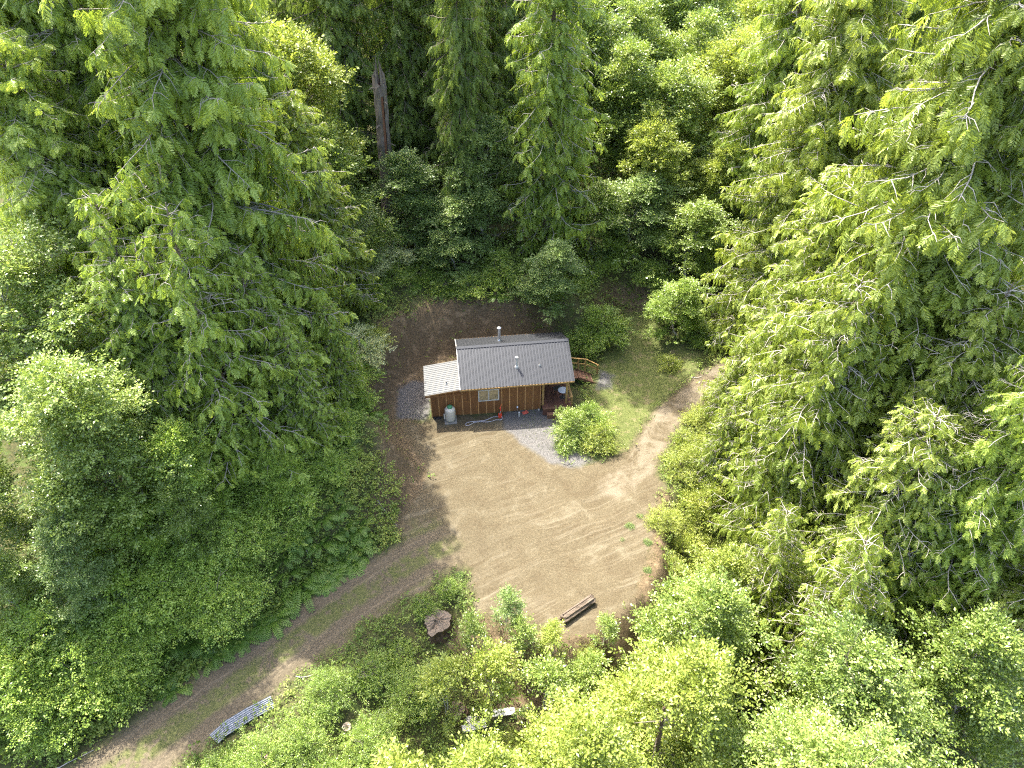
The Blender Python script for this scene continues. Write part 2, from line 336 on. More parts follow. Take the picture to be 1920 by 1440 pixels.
# ------------------------------------------------------------------ cabin
def metal_mat(name, c, rough, var=.2):
    k = NT(name); o = k.obj(); n = k.noise(3.0, 5, .6, k.scale(o, (1, .25, 1))); n2 = k.noise(40, 2, .5, o)
    f = k.math('ADD', k.math('MULTIPLY', n, 2 * var), 1 - var); x = k.n('ShaderNodeVectorMath', operation='SCALE'); x.inputs[0].default_value = c; k.l(f, x.inputs['Scale'])
    k.bsdf(x.outputs[0], k.math('ADD', k.math('MULTIPLY', n2, .15), rough), .55, None, .5); return k.m
def wood_mat(name, c, c2, objvar=.35, grain=(14, 14, 1.2), rough=.75):
    k = NT(name); o = k.obj(); n = k.noise(2.0, 6, .65, k.scale(o, grain)); n2 = k.noise(1.7, 3, .6, o)
    cc = k.mix(k.sstep(n, .3, .7), c, c2); cc = k.mix(k.math('MULTIPLY', k.sstep(n2, .5, .75), .45), cc, tuple(v * .45 for v in c))
    f = k.math('ADD', k.math('MULTIPLY', k.rnd(), objvar), 1 - objvar / 2); x = k.n('ShaderNodeVectorMath', operation='SCALE'); k.l(cc, x.inputs[0]); k.l(f, x.inputs['Scale'])
    k.bsdf(x.outputs[0], rough, 0, k.bump(n, .3, .01), .3); return k.m
M['roof'] = metal_mat('roof_metal', (.034, .037, .043), .44); M['roof2'] = metal_mat('pale_roof_metal', (.066, .069, .072), .5)
M['siding'] = wood_mat('stained_siding', (.115, .049, .016), (.17, .077, .027)); M['batten'] = wood_mat('cedar_batten', (.33, .175, .07), (.42, .23, .095), .3)
M['lumber'] = wood_mat('new_lumber', (.21, .125, .045), (.27, .17, .066), .25); M['deck'] = wood_mat('deck_stain', (.075, .032, .022), (.12, .055, .036), .4)
M['redwood'] = wood_mat('tread_stain', (.10, .05, .03), (.15, .08, .048), .3)
M['white'] = plain('white_paint', (.42, .41, .39), .45, 0, .06); M['steel'] = plain('galvanised_pipe', (.55, .56, .58), .3, .9, .12)
M['black'] = plain('black_plastic', (.02, .02, .022), .5, 0, .2)
k = NT('window_glass'); k.bsdf(k.mix(k.sstep(k.noise(3.5, 3, .6, k.obj()), .5, .7), (.30, .23, .13), (.15, .115, .06)), .08, 0, None, .8); M['glass'] = k.m
CZ = H1(-2, -1.6)
cab = thing('cabin', 'brown board-and-batten cabin with grey ribbed metal roof in the clearing', 'cabin', (.04, 1.18, .02), R(7))
def part(name, boxes, mat, parent):
    b = MB()
    for q in boxes: b.box(*q)
    return b.build(name, M[mat], parent)
RISE = 1.48; SL = math.atan2(RISE, 3.0); SLEN = math.hypot(RISE, 3.0); ZR = 4.28
UL, UM, UR = -6.2, -3.72, 1.75        # lean-to left, main left, main right
VF, VB, VL = -2.5, 2.5, .3
def gable(b, u0, u1, v0, v1, z0):     # slab with gabled top
    def zt(v): return ZR - .10 - RISE / 3 * abs(v)
    vs = [v0, 0, v1]; pts = []
    for u in (u0, u1): pts += [(u, v0, z0), (u, v1, z0), (u, v1, zt(v1)), (u, 0, zt(0)), (u, v0, zt(v0))]
    b.add(pts, [(0, 1, 2, -1), (0, 2, 3, -1), (0, 3, 4, -1)]); n0 = len(pts)
    b.add(pts, [(5, 7, 6, -1), (5, 8, 7, -1), (5, 9, 8, -1)]); b.add(pts, [(0, 5, 6, 1), (1, 6, 7, 2), (2, 7, 8, 3), (3, 8, 9, 4), (4, 9, 5, 0)])
wl = part('wall', [(UL, UR, VF + .02, VF + .12, -.25, 2.2), (UM, UR, VF + .02, VF + .12, 2.2, 2.9), (UM, UR, VB - .12, VB - .02, -.25, 2.9), (UL, UM, VL - .12, VL - .02, -.25, 2.25), (UL + .02, UL + .12, VF + .12, VL - .12, -.25, 2.18)], 'siding', cab)
for u in (UM, UR - .1):
    b = MB(); gable(b, u, u + .1, VF + .13, VB - .13, -.25); b.build('gable_wall', M['siding'], cab)
npan = 14; pw = (UR - UL) / npan
def topz(u): return 2.27 + .35 * (u - UL) / 2.4 if u < UM - .05 else 2.86
pm = {}
for i in range(npan):
    u0 = UL + i * pw; top = topz(u0) if u0 + pw < UM + .3 else 2.86
    b = MB(); b.box(.004, pw - .004, -.018, .018, -.2, top); o = b.build('siding_panel', M['siding'], wl); o.location = (u0, VF, 0)
for i in range(npan + 1):
    u0 = UL + i * pw; top = (topz(u0) if u0 < UM + .1 else 2.85) - .01
    cuts = [(-.18, top)]
    if -2.82 < u0 < -1.25: cuts = [(-.18, 1.17), (2.24, top)]
    for a, c_ in cuts:
        b = MB(); b.box(-.03, .03, -.022, .0, a, c_); o = b.build('batten', M['batten'], wl); o.location = (u0 + (.03 if i == 0 else -.03 if i == npan else 0), VF - .0185, 0)
for i in range(5):                     # lean-to side and rear battens
    b = MB(); b.box(-.022, 0, -.03, .03, -.18, 2.2); o = b.build('batten', M['batten'], wl); o.location = (UL + .018, VF + .15 + i * .62, 0)
for i in range(1, 9):
    b = MB(); b.box(-.03, .03, 0, .022, -.18, 2.85); o = b.build('batten', M['batten'], wl); o.location = (UM + i * .61, VB - .018, 0)
# window
wn = part('window', [(-2.78, -1.28, VF - .06, VF + .01, 1.18, 1.25), (-2.78, -1.28, VF - .06, VF + .01, 2.15, 2.22), (-2.78, -2.71, VF - .06, VF + .01, 1.25, 2.15), (-1.35, -1.28, VF - .06, VF + .01, 1.25, 2.15), (-2.06, -2.0, VF - .055, VF + .01, 1.25, 2.15)], 'white', cab)
for a in (-2.71, -2.0): part('pane', [(a, a + .65, VF - .035, VF - .025, 1.25, 2.15)], 'glass', wn)
# main roof
rf = MB()
for s_ in (-1, 1):
    v = [(-4.02, 0, ZR - .05), (4.02, 0, ZR - .05), (4.02, s_ * 2.98, ZR - .05 - RISE * 2.98 / 3), (-4.02, s_ * 2.98, ZR - .05 - RISE * 2.98 / 3)]
    lo = [(x, y, z - .06) for x, y, z in v]
    f = [(0, 1, 2, 3), (7, 6, 5, 4), (1, 5, 6, 2), (2, 6, 7, 3), (3, 7, 4, 0)]
    rf.add(v + lo, f if s_ < 0 else [q[::-1] for q in f])
rf = rf.build('roof', M['lumber'], cab)
def ribbed(width, length, pitch, h=.026, rw=.05):
    b = MB(); xs = []; n = round(width / pitch)
    for i in range(n):
        x = i * pitch; xs += [(x, 0), (x + pitch * .5 - rw, 0), (x + pitch * .5 - rw * .5, h), (x + pitch * .5 + rw * .5, h), (x + pitch * .5 + rw, 0)]
    xs.append((width, 0)); xs = np.array(xs); m = len(xs)
    top = np.vstack([np.c_[xs[:, 0], np.zeros(m), xs[:, 1]], np.c_[xs[:, 0], np.full(m, -length), xs[:, 1]]]); i = np.arange(m - 1)
    b.add(top, np.c_[i, i + m, i + m + 1, i + 1]); bot = top - np.array([0, 0, .012]); b.add(bot, np.c_[i + 1, i + m + 1, i + m, i])
    e = np.vstack([top[m:], bot[m:]]); b.add(e, np.c_[i, i + m, i + m + 1, i + 1])
    return b
pme = ribbed(.9, SLEN, .225).mesh('roof_panel_mesh', M['roof'])
for s_ in (-1, 1):
    for i in range(9):
        o = link('roof_panel', pme, rf); o.rotation_euler = (SL, 0, 0 if s_ < 0 else math.pi)
        o.location = (-4.06 + i * .902 if s_ < 0 else 4.06 - i * .902, 0, ZR - .018)
b = MB(); b.add([(-4.08, -.17, ZR - .05), (4.08, -.17, ZR - .05), (4.08, 0, ZR + .045), (-4.08, 0, ZR + .045), (4.08, .17, ZR - .05), (-4.08, .17, ZR - .05)], [(0, 1, 2, 3), (3, 2, 4, 5)]); b.build('ridge_cap', M['roof'], rf)
ez = ZR - RISE
part('fascia', [(-4.05, 4.05, -3.03, -2.99, ez - .15, ez - .035)], 'lumber', cab); part('fascia', [(-4.05, 4.05, 2.99, 3.03, ez - .15, ez - .035)], 'lumber', cab)
for u in (-4.075, 4.035):
    for s_ in (-1, 1):
        v = []
        for uu in (u, u + .04): v += [(uu, 0, ZR + .01), (uu, 0, ZR - .15), (uu, s_ * 3.02, ez - .14), (uu, s_ * 3.02, ez + .015)]
        b = MB(); b.add(v, [(0, 1, 2, 3), (7, 6, 5, 4), (0, 3, 7, 4), (1, 5, 6, 2), (3, 2, 6, 7)]); b.build('rake_trim', M['white'] if u < 0 else M['roof'], cab)
# lean-to roof: ribs run left to right, falling to the left
lr = MB(); v = [(-6.5, -2.86, 2.37), (-3.73, -2.86, 2.73), (-3.73, .5, 2.73), (-6.5, .5, 2.37)]; lo = [(x, y, z - .09) for x, y, z in v]
lr.add(v + lo, [(0, 1, 2, 3), (7, 6, 5, 4), (0, 4, 5, 1), (1, 5, 6, 2), (2, 6, 7, 3), (3, 7, 4, 0)]); lr = lr.build('lean_to_roof', M['batten'], cab)
lme = ribbed(.84, 2.84, .21, .026, .05).mesh('lean_to_panel_mesh', M['roof2'])
for i in range(4):
    o = link('roof_panel', lme, lr); o.rotation_euler = Matrix.Rotation(R(-90), 4, 'Z').to_euler()
    mt = Matrix.Translation((-3.73, .5 - i * .845 + .0, 2.755)) @ Matrix.Rotation(-math.atan2(.36, 2.77), 4, 'Y') @ Matrix.Rotation(R(-90), 4, 'Z')
    o.matrix_basis = mt
part('fascia', [(-6.52, -3.75, -2.89, -2.865, 2.20, 2.30)], 'siding', lr)
# pipes through the roofs
def pipe(name, u, v, z0, z1, r, mat, cap=True, flash='steel'):
    b = MB(); b.tube([(u, v, z0 - .3), (u, v, z1)], r, 14); o = b.build(name, M[mat], cab, False)
    b = MB(); b.tube([(u, v, z0 - r * .9), (u, v, z0 + .04), (u, v, z0 + .12)], [r * 2.1, r * 1.7, r * 1.05], 14, cap=False); b.build('flashing', M[flash], o)
    if cap:
        b = MB(); b.tube([(u, v, z1 + .05), (u, v, z1 + .10), (u, v, z1 + .17)], [r * 1.5, r * 1.5, r * .4], 14); b.tube([(u, v, z1), (u, v, z1 + .05)], r * .75, 8); b.build('cap', M[mat], o)
    return o
pipe('chimney', -.82, 1.42, 3.58, 4.62, .105, 'steel'); pipe('flue_pipe', .09, -1.7, 3.45, 4.2, .075, 'white', flash='white')
pipe('vent_pipe', 1.74, -1.72, 3.44, 3.60, .045, 'black', False, 'white'); pipe('vent_pipe', -4.97, -1.98, 2.60, 2.80, .045, 'black', False, 'white')
b = MB(); b.tube([(UM - .02, .95, 2.62), (UM - .16, .95, 2.58), (UM - .22, .95, 2.5)], [.04, .07, .07], 10); b.build('flood_light', M['white'], cab)
# porch
for u in (1.86, 3.58): part('porch_post', [(u - .07, u + .07, -2.86, -2.72, .55, ez + .04)], 'lumber', cab)
part('porch_post', [(3.51, 3.65, 2.3, 2.44, .55, ez + .2)], 'lumber', cab)
part('porch_beam', [(1.78, 3.95, -2.85, -2.73, ez - .12, ez + .05)], 'lumber', cab)
dk = part('deck', [(1.8, 3.95, -3.28, -3.24, .0, .55), (3.91, 3.95, -3.24, 2.5, 0, .55), (1.8, 3.91, 2.46, 2.5, 0, .55), (1.8, 3.91, -3.24, 2.46, .42, .5)], 'deck', cab)
for i in range(15):
    part('deck_board', [(1.80 + i * .1435, 1.80 + i * .1435 + .136, -3.12, 2.5, .555, .59)], 'deck', dk)
part('deck_board', [(1.8, 3.95, -3.30, -3.13, .556, .592)], 'redwood', dk)
dr_ = part('door', [(UR + .003, UR + .04, -.9, .0, .6, 2.6)], 'redwood', cab); part('handle', [(UR + .04, UR + .09, -.82, -.78, 1.55, 1.6)], 'steel', dr_)
part('porch_step', [(2.1, 3.4, -3.66, -3.32, -.05, .29)], 'redwood', cab)
rl = part('porch_rail', [(3.87, 3.95, -3.26, -3.18, .59, 1.5)], 'lumber', cab)
for bx in [(3.84, 3.96, -3.27, 2.3, 1.5, 1.54), (3.89, 3.93, -3.17, 2.3, 1.05, 1.12), (3.66, 3.83, -3.24, -3.18, 1.42, 1.49), (3.66, 3.86, -3.24, -3.18, 1.0, 1.07)]: part('rail', [bx], 'lumber', rl)
for v in (-1.4, .4): part('rail_post', [(3.87, 3.95, v, v + .08, .59, 1.5)], 'lumber', rl)

# ------------------------------------------------------------------ stairs at the right end
stz = H1(6.9, 2.4)
sta = thing('wooden_stairs', 'stained wooden stairs with yellow lumber railing at the right end of the cabin', 'stairs', (.04, 1.18, .02), R(7))
for i in range(4): part('tread', [(4.0 + i * .26, 4.0 + i * .26 + .25, -.12, .85, .56, .60)], 'redwood', sta)
for i in range(6):
    u = 5.06 + i * .285; z = .50 - i * .145; part('tread', [(u, u + .30, -.12, .85, z - .045, z)], 'redwood', sta); part('riser', [(u + .005, u + .025, -.10, .83, z + .001, z + .098)], 'redwood', sta)
for v in (-.16, .86):
    b = MB(); pts = [(4.98, v, .5), (6.8, v, -.42), (6.8, v, -.18), (4.98, v, .74)]; pts = pts + [(x, y + .04, z) for x, y, z in pts]
    b.add(pts, [(0, 1, 2, 3), (7, 6, 5, 4), (0, 4, 5, 1), (1, 5, 6, 2), (2, 6, 7, 3), (3, 7, 4, 0)]); b.build('stringer', M['redwood'], sta)
for u, z0, z1 in ((4.12, .1, 1.85), (5.2, -.2, 1.6), (5.75, -.2, 1.5), (6.75, -.4, .78)): part('post', [(u - .045, u + .045, .91, 1.0, z0, z1)], 'lumber', sta)
def beam(p, q, wdt, hgt, name, mat, parent):
    p = np.array(p, float); q = np.array(q, float); d = unit(q - p); s_ = unit(np.cross(d, [0, 0, 1.])) * wdt / 2; t = unit(np.cross(s_, d)) * hgt / 2
    v = [e + a * s_ + c_ * t for e in (p, q) for a in (-1, 1) for c_ in (-1, 1)]
    b = MB(); b.add(v, [(0, 1, 3, 2), (4, 6, 7, 5), (0, 4, 5, 1), (2, 3, 7, 6), (0, 2, 6, 4), (1, 5, 7, 3)]); return b.build(name, M[mat], parent)
for dz in (0, -.48):
    for p, q in (((4.05, .955, 1.88), (5.2, .955, 1.62)), ((5.2, .955, 1.61), (5.8, .955, 1.50)), ((5.8, .955, 1.50), (6.85, .955, .80))):
        beam((p[0], p[1], p[2] + dz), (q[0], q[1], q[2] + dz), .10 if dz == 0 else .04, .045 if dz == 0 else .09, 'rail', 'lumber', sta)
# table and chair on the porch
CM = Matrix.Translation((.04, 1.18, .02)) @ Matrix.Rotation(R(7), 4, 'Z')
def world(u, v, z=0): p = CM @ Vector((u, v, z)); return (p.x, p.y, p.z)
M['tabletop'] = plain('pale_blue_table', (.42, .46, .52), .3, 0, .08)
t = thing('porch_table', 'round pale blue-white table on the porch', 'table', world(3.45, -2.15, .592))
b = MB(); b.tube([(0, 0, .68), (0, 0, .705), (0, 0, .71)], [.36, .38, .37], 28); b.build('table_top', M['tabletop'], t)
b = MB(); b.tube([(0, 0, .04), (0, 0, .68)], .025, 10); b.build('pedestal', M['black'], t); b = MB(); b.tube([(0, 0, 0), (0, 0, .02), (0, 0, .04)], [.24, .23, .05], 20); b.build('base', M['black'], t)
t = thing('porch_chair', 'dark chair standing beside the table on the porch', 'chair', world(3.05, -1.6, .592), R(200))
part('seat', [(-.22, .22, -.22, .22, .42, .45)], 'black', t); part('backrest', [(-.22, .22, .19, .22, .5, .88)], 'black', t)
for a in (-.2, .2):
    for c_ in (-.2, .2): part('leg', [(a - .015, a + .015, c_ - .015, c_ + .015, 0, .42 if c_ < 0 else .5)], 'black', t)

# ------------------------------------------------------------------ yard things
def gz(u, v): p = world(u, v); return (p[0], p[1], H1(p[0], p[1]))
M['tankpaint'] = plain('tank_paint', (.40, .38, .33), .5, 0, .10, 5); M['green'] = plain('green_lid', (.04, .17, .08), .45, 0, .15); M['red'] = plain('red_paint', (.5, .045, .02), .5, 0, .15)
M['pipe_red'] = plain('orange_red_paint', (.52, .10, .03), .5, 0, .15); M['hose'] = plain('pale_hose', (.36, .35, .40), .5, 0, .06); M['concrete'] = plain('concrete', (.18, .17, .155), .9, 0, .2, 8)
p = gz(-4.86, -3.0); t = thing('propane_tank', 'upright cream propane tank with green dome lid against the cabin wall', 'tank', p, R(7))
b = MB(); b.box(-.44, .44, -.44, .44, -.05, .06); b.build('base_slab', M['concrete'], t)
b = MB(); prof = [(.30, .06), (.31, .14), (.36, .16), (.38, .24), (.38, 1.0), (.36, 1.10), (.30, 1.18), (.20, 1.23), (.02, 1.25)]
b.tube([(0, 0, z) for _, z in prof], [r for r, _ in prof], 28); b.build('body', M['tankpaint'], t, True)
b = MB(); prof = [(.19, 1.20), (.19, 1.32), (.165, 1.37), (.09, 1.40), (.01, 1.41)]; b.tube([(0, 0, z) for _, z in prof], [r for r, _ in prof], 20); b.build('lid', M['green'], t, True)
b = MB(); b.box(-.47, -.385, -.12, .08, .25, .62); b.build('regulator_box', M['tankpaint'], t)
p = gz(-1.25, -3.02); t = thing('yard_hydrant', 'red yard hydrant with a raised handle in front of the cabin wall', 'hydrant', p, R(7))
b = MB(); b.tube([(0, 0, -.1), (0, 0, .78)], .028, 8); b.build('standpipe', M['pipe_red'], t)
b = MB(); b.tube([(0, 0, .72), (0, 0, .80), (0, 0, .92), (0, 0, .96)], [.04, .06, .055, .02], 10); b.tube([(0, -.04, .8), (0, -.13, .79), (0, -.17, .72)], [.035, .03, .028], 8); b.build('head', M['red'], t)
beam((0, .02, .9), (.10, .12, 1.12), .03, .05, 'handle', 'pipe_red', t)
b = MB(); b.box(-.16, .10, -.12, .10, -.02, .30); b.build('splash_box', M['red'], t)
hp = [(-1.25, -3.19), (-1.45, -3.0), (-1.75, -2.95), (-2.31, -3.28), (-2.85, -3.33), (-3.5, -3.32), (-3.80, -3.45), (-3.86, -3.60), (-3.72, -3.74), (-3.5, -3.66), (-3.2, -3.42), (-2.7, -3.40), (-2.3, -3.5), (-1.95, -3.46), (-1.6, -3.3), (-1.25, -3.4), (-1.12, -3.2), (-1.22, -3.08)]
q = np.array(hp); tt = np.arange(len(q)); ti = np.linspace(0, len(q) - 1, 120); sm = np.stack([np.interp(ti, tt, q[:, i]) for i in (0, 1)], -1)
for _ in range(6): sm[1:-1] = (sm[:-2] + sm[2:] + 2 * sm[1:-1]) / 4
pts = [];
for i, (u, v) in enumerate(sm):
    a = gz(u, v); z = a[2] + .022 + (.70 * max(0, 1 - i / 7.0) ** 1.5) + (.25 * max(0, 1 - (len(sm) - 1 - i) / 6.0)); pts.append((a[0], a[1], z))
b = MB(); b.tube(pts, .021, 6); tag(b.build('garden_hose', M['hose'], None, True), 'pale garden hose looped on the gravel below the window', 'hose')
p = gz(.02, -2.7); t = thing('utility_pedestal', 'small grey meter on a post against the cabin wall', 'meter', p, R(7))
b = MB(); b.tube([(0, 0, -.1), (0, 0, .42)], .02, 8); b.build('post', M['steel'], t); b = MB(); b.tube([(0, -.02, .40), (0, -.02, .46), (0, -.02, .56), (0, -.02, .62)], [.05, .09, .09, .04], 14); b.build('head', M['steel'], t)
p = gz(.09, -3.15); t = thing('cleanout_pipe', 'short white plastic pipe standing up from the gravel', 'pipe', p)
b = MB(); b.tube([(0, 0, -.1), (0, 0, .36)], .05, 14); b.build('pipe', M['white'], t); b = MB(); b.tube([(0, 0, .34), (0, 0, .41), (0, 0, .43)], [.062, .062, .03], 14); b.build('cap', M['white'], t)
p = gz(1.62, -2.68); t = thing('plastic_cup', 'tiny white cap on the ground at the porch corner', 'cap', p); b = MB(); b.tube([(0, 0, 0), (0, 0, .12), (0, 0, .13), (0, 0, .03)], [.05, .065, .055, .04], 12); b.build('cup', M['white'], t)
M['cloth'] = plain('faded_red_cloth', (.42, .075, .05), .9, 0, .3, 9)
p = gz(.58, -2.85); rngc = np.random.default_rng(3); n = 12; ux, vx = np.meshgrid(np.linspace(-.22, .22, n), np.linspace(-.16, .16, n), indexing='ij'); zc = .03 + .05 * vnoise(ux * 9 + 5, vx * 9 + 5, 2) + .01
b = MB(); I = np.arange(n * n).reshape(n, n); F = np.stack([I[:-1, :-1], I[1:, :-1], I[1:, 1:], I[:-1, 1:]], -1).reshape(-1, 4); V = np.stack([ux * (1 + .3 * vx), vx + .3 * ux * ux, zc], -1).reshape(-1, 3); b.add(V, F); b.add(V - [0, 0, .012], F[:, ::-1])
o = b.build('red_cloth', M['cloth'], None, True); o.location = p; o.rotation_euler = (0, 0, .5); tag(o, 'crumpled faded red cloth on the gravel by the wall', 'cloth')
p = gz(-5.8, -2.68); t = thing('crawl_vent', 'flat black drain grate at the left foot of the cabin wall', 'grate', p, R(7))
b = MB(); b.box(-.28, .28, -.12, .12, -.02, .04); b.build('frame', M['black'], t)
for i in range(6): b = MB(); b.box(-.25 + i * .09, -.21 + i * .09, -.10, .10, .041, .06); b.build('bar', M['black'], t)

# big weathered stump
def stump(name, x, y, r, h, seed, lobes, mats, label, n=44, tilt=(0, 0)):
    rg = np.random.default_rng(seed); th = np.arange(n) * 2 * np.pi / n; ph = rg.random(4) * 6.28
    prof = 1 + lobes * (.55 * np.cos(3 * th + ph[0]) + .45 * np.cos(5 * th + ph[1]) + .35 * np.abs(np.sin(4 * th + ph[2]))) + lobes * .25 * rg.normal(size=n)
    t = thing(name, label, 'stump', (x, y, H1(x, y)), 0); t.rotation_euler = (tilt[0], tilt[1], 0); b = MB()
    zs = [-.25, 0, .2 * h, .6 * h, h]; fl = [1.45, 1.3, 1.12, 1.02, 1.0]; V = np.concatenate([np.stack([np.cos(th) * r * (1 + (prof - 1) * (1.3 if k2 < 2 else 1)) * f2, np.sin(th) * r * prof * f2, np.full(n, z2)], -1) for k2, (z2, f2) in enumerate(zip(zs, fl))])
    i, j = np.meshgrid(np.arange(4), np.arange(n), indexing='ij'); j2 = (j + 1) % n; b.add(V, np.stack([i * n + j, i * n + j2, (i + 1) * n + j2, (i + 1) * n + j], -1).reshape(-1, 4)); b.build('bark', mats[0], t)
    b = MB(); rs = [1, .75, .45, .2]; V = np.concatenate([np.stack([np.cos(th) * r * prof * f2, np.sin(th) * r * prof * f2, h + .0 + (rg.normal(size=n) * .03 + .12 * (1 - f2) * np.sign(lobes - .05) * np.cos(2 * th + ph[3])) * (f2 < 1)], -1) for f2 in rs] + [np.array([[0, 0, h]])])
    i, j = np.meshgrid(np.arange(3), np.arange(n), indexing='ij'); j2 = (j + 1) % n; b.add(V, np.stack([i * n + j, i * n + j2, (i + 1) * n + j2, (i + 1) * n + j], -1).reshape(-1, 4)); jj = np.arange(n); b.add(V, np.stack([3 * n + jj, 3 * n + (jj + 1) % n, np.full(n, 4 * n)], -1)); b.build('cut_top', mats[1], t)
    return t
def endgrain(name, a, c2):
    k = NT(name); o = k.obj(); wv = k.n('ShaderNodeTexWave', wave_type='RINGS', rings_direction='Z'); wv.inputs['Scale'].default_value = 5; wv.inputs['Distortion'].default_value = 3; wv.inputs['Detail'].default_value = 3; k.l(o, wv.inputs['Vector'])
    n = k.noise(6, 5, .65, o); cc = k.mix(k.math('MULTIPLY', wv.outputs['Fac'], .6), a, c2); cc = k.mix(k.sstep(n, .52, .7), cc, tuple(v * .35 for v in a)); k.bsdf(cc, .9, 0, k.bump(n, .6, .05), .2); return k.m
M['oldwood'] = endgrain('weathered_wood', (.13, .102, .075), (.18, .15, .115)); M['oldbark'] = wood_mat('weathered_bark', (.065, .042, .026), (.12, .082, .055), .1, (5, 5, 1.0), .9); M['freshcut'] = endgrain('pale_cut_wood', (.26, .22, .16), (.32, .27, .2))
stump('tree_stump', -4.15, -18.3, .70, .75, 4, .20, (M['oldbark'], M['oldwood']), 'big lobed brown stump in the weeds beside the dirt road', tilt=(.18, .05))
stump('tree_stump', -8.1, -24.1, .22, .5, 6, .02, (M['oldbark'], M['freshcut']), 'small stump with a pale round cut in the lower left weeds', 24)
stump('tree_stump', -2.9, -22.4, .40, .25, 9, .15, (M['oldbark'], M['oldwood']), 'low splintered stump half hidden under the saplings')
# weathered log at the front edge of the clearing
M['greywood'] = wood_mat('grey_log', (.055, .040, .028), (.15, .12, .092), .1, (1.0, 12, 12), .9)
x0, x1 = np.array([2.75, -18.55]), np.array([4.55, -17.2]); t = thing('weathered_log', 'weathered grey-brown log lying at the front edge of the dirt', 'log', (*((x0 + x1) / 2), H1(*((x0 + x1) / 2))), math.atan2(*(x1 - x0)[::-1]))
rg = np.random.default_rng(2); n = 14; m = 16; L_ = 2.3; th = np.arange(m) * 2 * np.pi / m; V = []; rprof = 1 + .14 * rg.normal(size=m)
for i in range(n):
    s_ = -L_ / 2 + L_ * i / (n - 1); r_ = .27 * rprof * (1 + .05 * rg.normal(size=m)) * (1 if 0 < i < n - 1 else .93); V.append(np.stack([np.full(m, s_) + (.06 * rg.normal(size=m) if i in (0, n - 1) else 0), np.cos(th) * r_, .20 + np.sin(th) * r_ * .85], -1))
V = np.concatenate(V); i, j = np.meshgrid(np.arange(n - 1), np.arange(m), indexing='ij'); j2 = (j + 1) % m; b = MB(); b.add(V, np.stack([i * m + j, (i + 1) * m + j, (i + 1) * m + j2, i * m + j2], -1).reshape(-1, 4)); b.build('shell', M['greywood'], t)
for e, sg in ((0, -1), (n - 1, 1)):
    ring = V[e * m:(e + 1) * m]; b = MB(); jj = np.arange(m); b.add(np.vstack([ring, [[sg * (L_ / 2 - .06), 0, .2]]]), np.stack([jj, (jj + 1) % m, np.full(m, m)], -1)[:, ::sg]); b.build('cut_end', M['oldbark'], t)
for i in range(3): beam((-1.0, -.12 + i * .13, .44 - .03 * abs(i - 1)), (1.0, -.14 + i * .12, .43 - .02 * i), .07, .06, 'splinter', 'greywood', t)
# corrugated sheets
M['sheet'] = metal_mat('galvanised_sheet', (.20, .22, .25), .42)
def sheet(x, y, rz, L_, W_, dz, label, tx=0.0, ty=0.0):
    n = 64; u = np.linspace(0, 1, n); zz =   .032 * np.sin(u * 2 * np.pi * 7); b = MB(); top = np.vstack([np.c_[np.zeros(n) - L_ / 2, (u - .5) * W_, zz], np.c_[np.zeros(n) + L_ / 2, (u - .5) * W_, zz]]); i = np.arange(n - 1)
    b.add(top, np.c_[i, i + n, i + n + 1, i + 1]); b.add(top - [0, 0, .006], np.c_[i + 1, i + n + 1, i + n, i]); o = b.build('metal_sheet', M['sheet'], None, True)
    o.location = (x, y, H1(x, y) + dz); o.rotation_euler = (tx, ty, rz); return tag(o, label, 'metal sheet', 'corrugated sheets in the weeds')
sheet(-12.4, -23.35, R(32), 1.15, .7, .14, 'upper corrugated metal sheet lying in the weeds beside the road', .05, .03)
sheet(-13.35, -24.05, R(36), 1.3, .72, .21, 'middle corrugated metal sheet overlapping the upper one beside the road', .04, -.03)
sheet(-13.95, -24.5, R(52), 1.0, .7, .12, 'dull lower corrugated metal sheet under the middle one', -.03, .05)
# white boards under the near saplings
for x, y, rz, L_, lab in ((-1.95, -23.3, .25, 1.25, 'white painted board with bolt holes under the saplings'), (-.45, -22.6, .15, 1.2, 'second white board behind the sapling stem'), (-2.1, -22.75, -.1, .8, 'short dirty white board behind the other boards')):
    t = thing('white_board', lab, 'board', (x, y, H1(x, y) + .10), rz); b = MB(); b.box(-L_ / 2, L_ / 2, -.18, .18, 0, .04); b.build('plank', M['white'], t); t.rotation_euler = (.1, .04, rz)
    for i in range(3): b = MB(); b.tube([(-L_ * .3 + i * L_ * .3, 0, .0405), (-L_ * .3 + i * L_ * .3, 0, .05)], .035, 10); b.build('bolt', M['black'], t)
# broken snag behind the cabin
M['snag'] = wood_mat('snag_wood', (.10, .08, .065), (.23, .195, .165), .1, (6, 6, .6), .9); M['rot'] = plain('red_rot', (.17, .075, .04), .95, 0, .4, 6, .5)
sx, sy = -10.7, 16.6; t = thing('broken_snag', 'tall broken grey snag with red rotten streak in front of the dark hemlocks', 'dead tree', (sx, sy, H1(sx, sy) - .2))
rg = np.random.default_rng(8); m = 14; n = 22; th = np.arange(m) * 2 * np.pi / m; Hs = 13.2; V = []
for i in range(n):
    s_ = i / (n - 1); r_ = (.62 * (1 - .2 * s_) + .25 * math.exp(-s_ * 14)) * (1 + .07 * rg.normal(size=m)); zt = s_ * Hs + (rg.normal(size=m) * .28 - .5 * np.cos(th) if i == n - 1 else 0); V.append(np.stack([np.cos(th) * r_ + .55 * s_, np.sin(th) * r_, np.broadcast_to(zt, (m,))], -1))
V = np.concatenate(V); i, j = np.meshgrid(np.arange(n - 1), np.arange(m), indexing='ij'); j2 = (j + 1) % m; F = np.stack([i * m + j, i * m + j2, (i + 1) * m + j2, (i + 1) * m + j], -1)
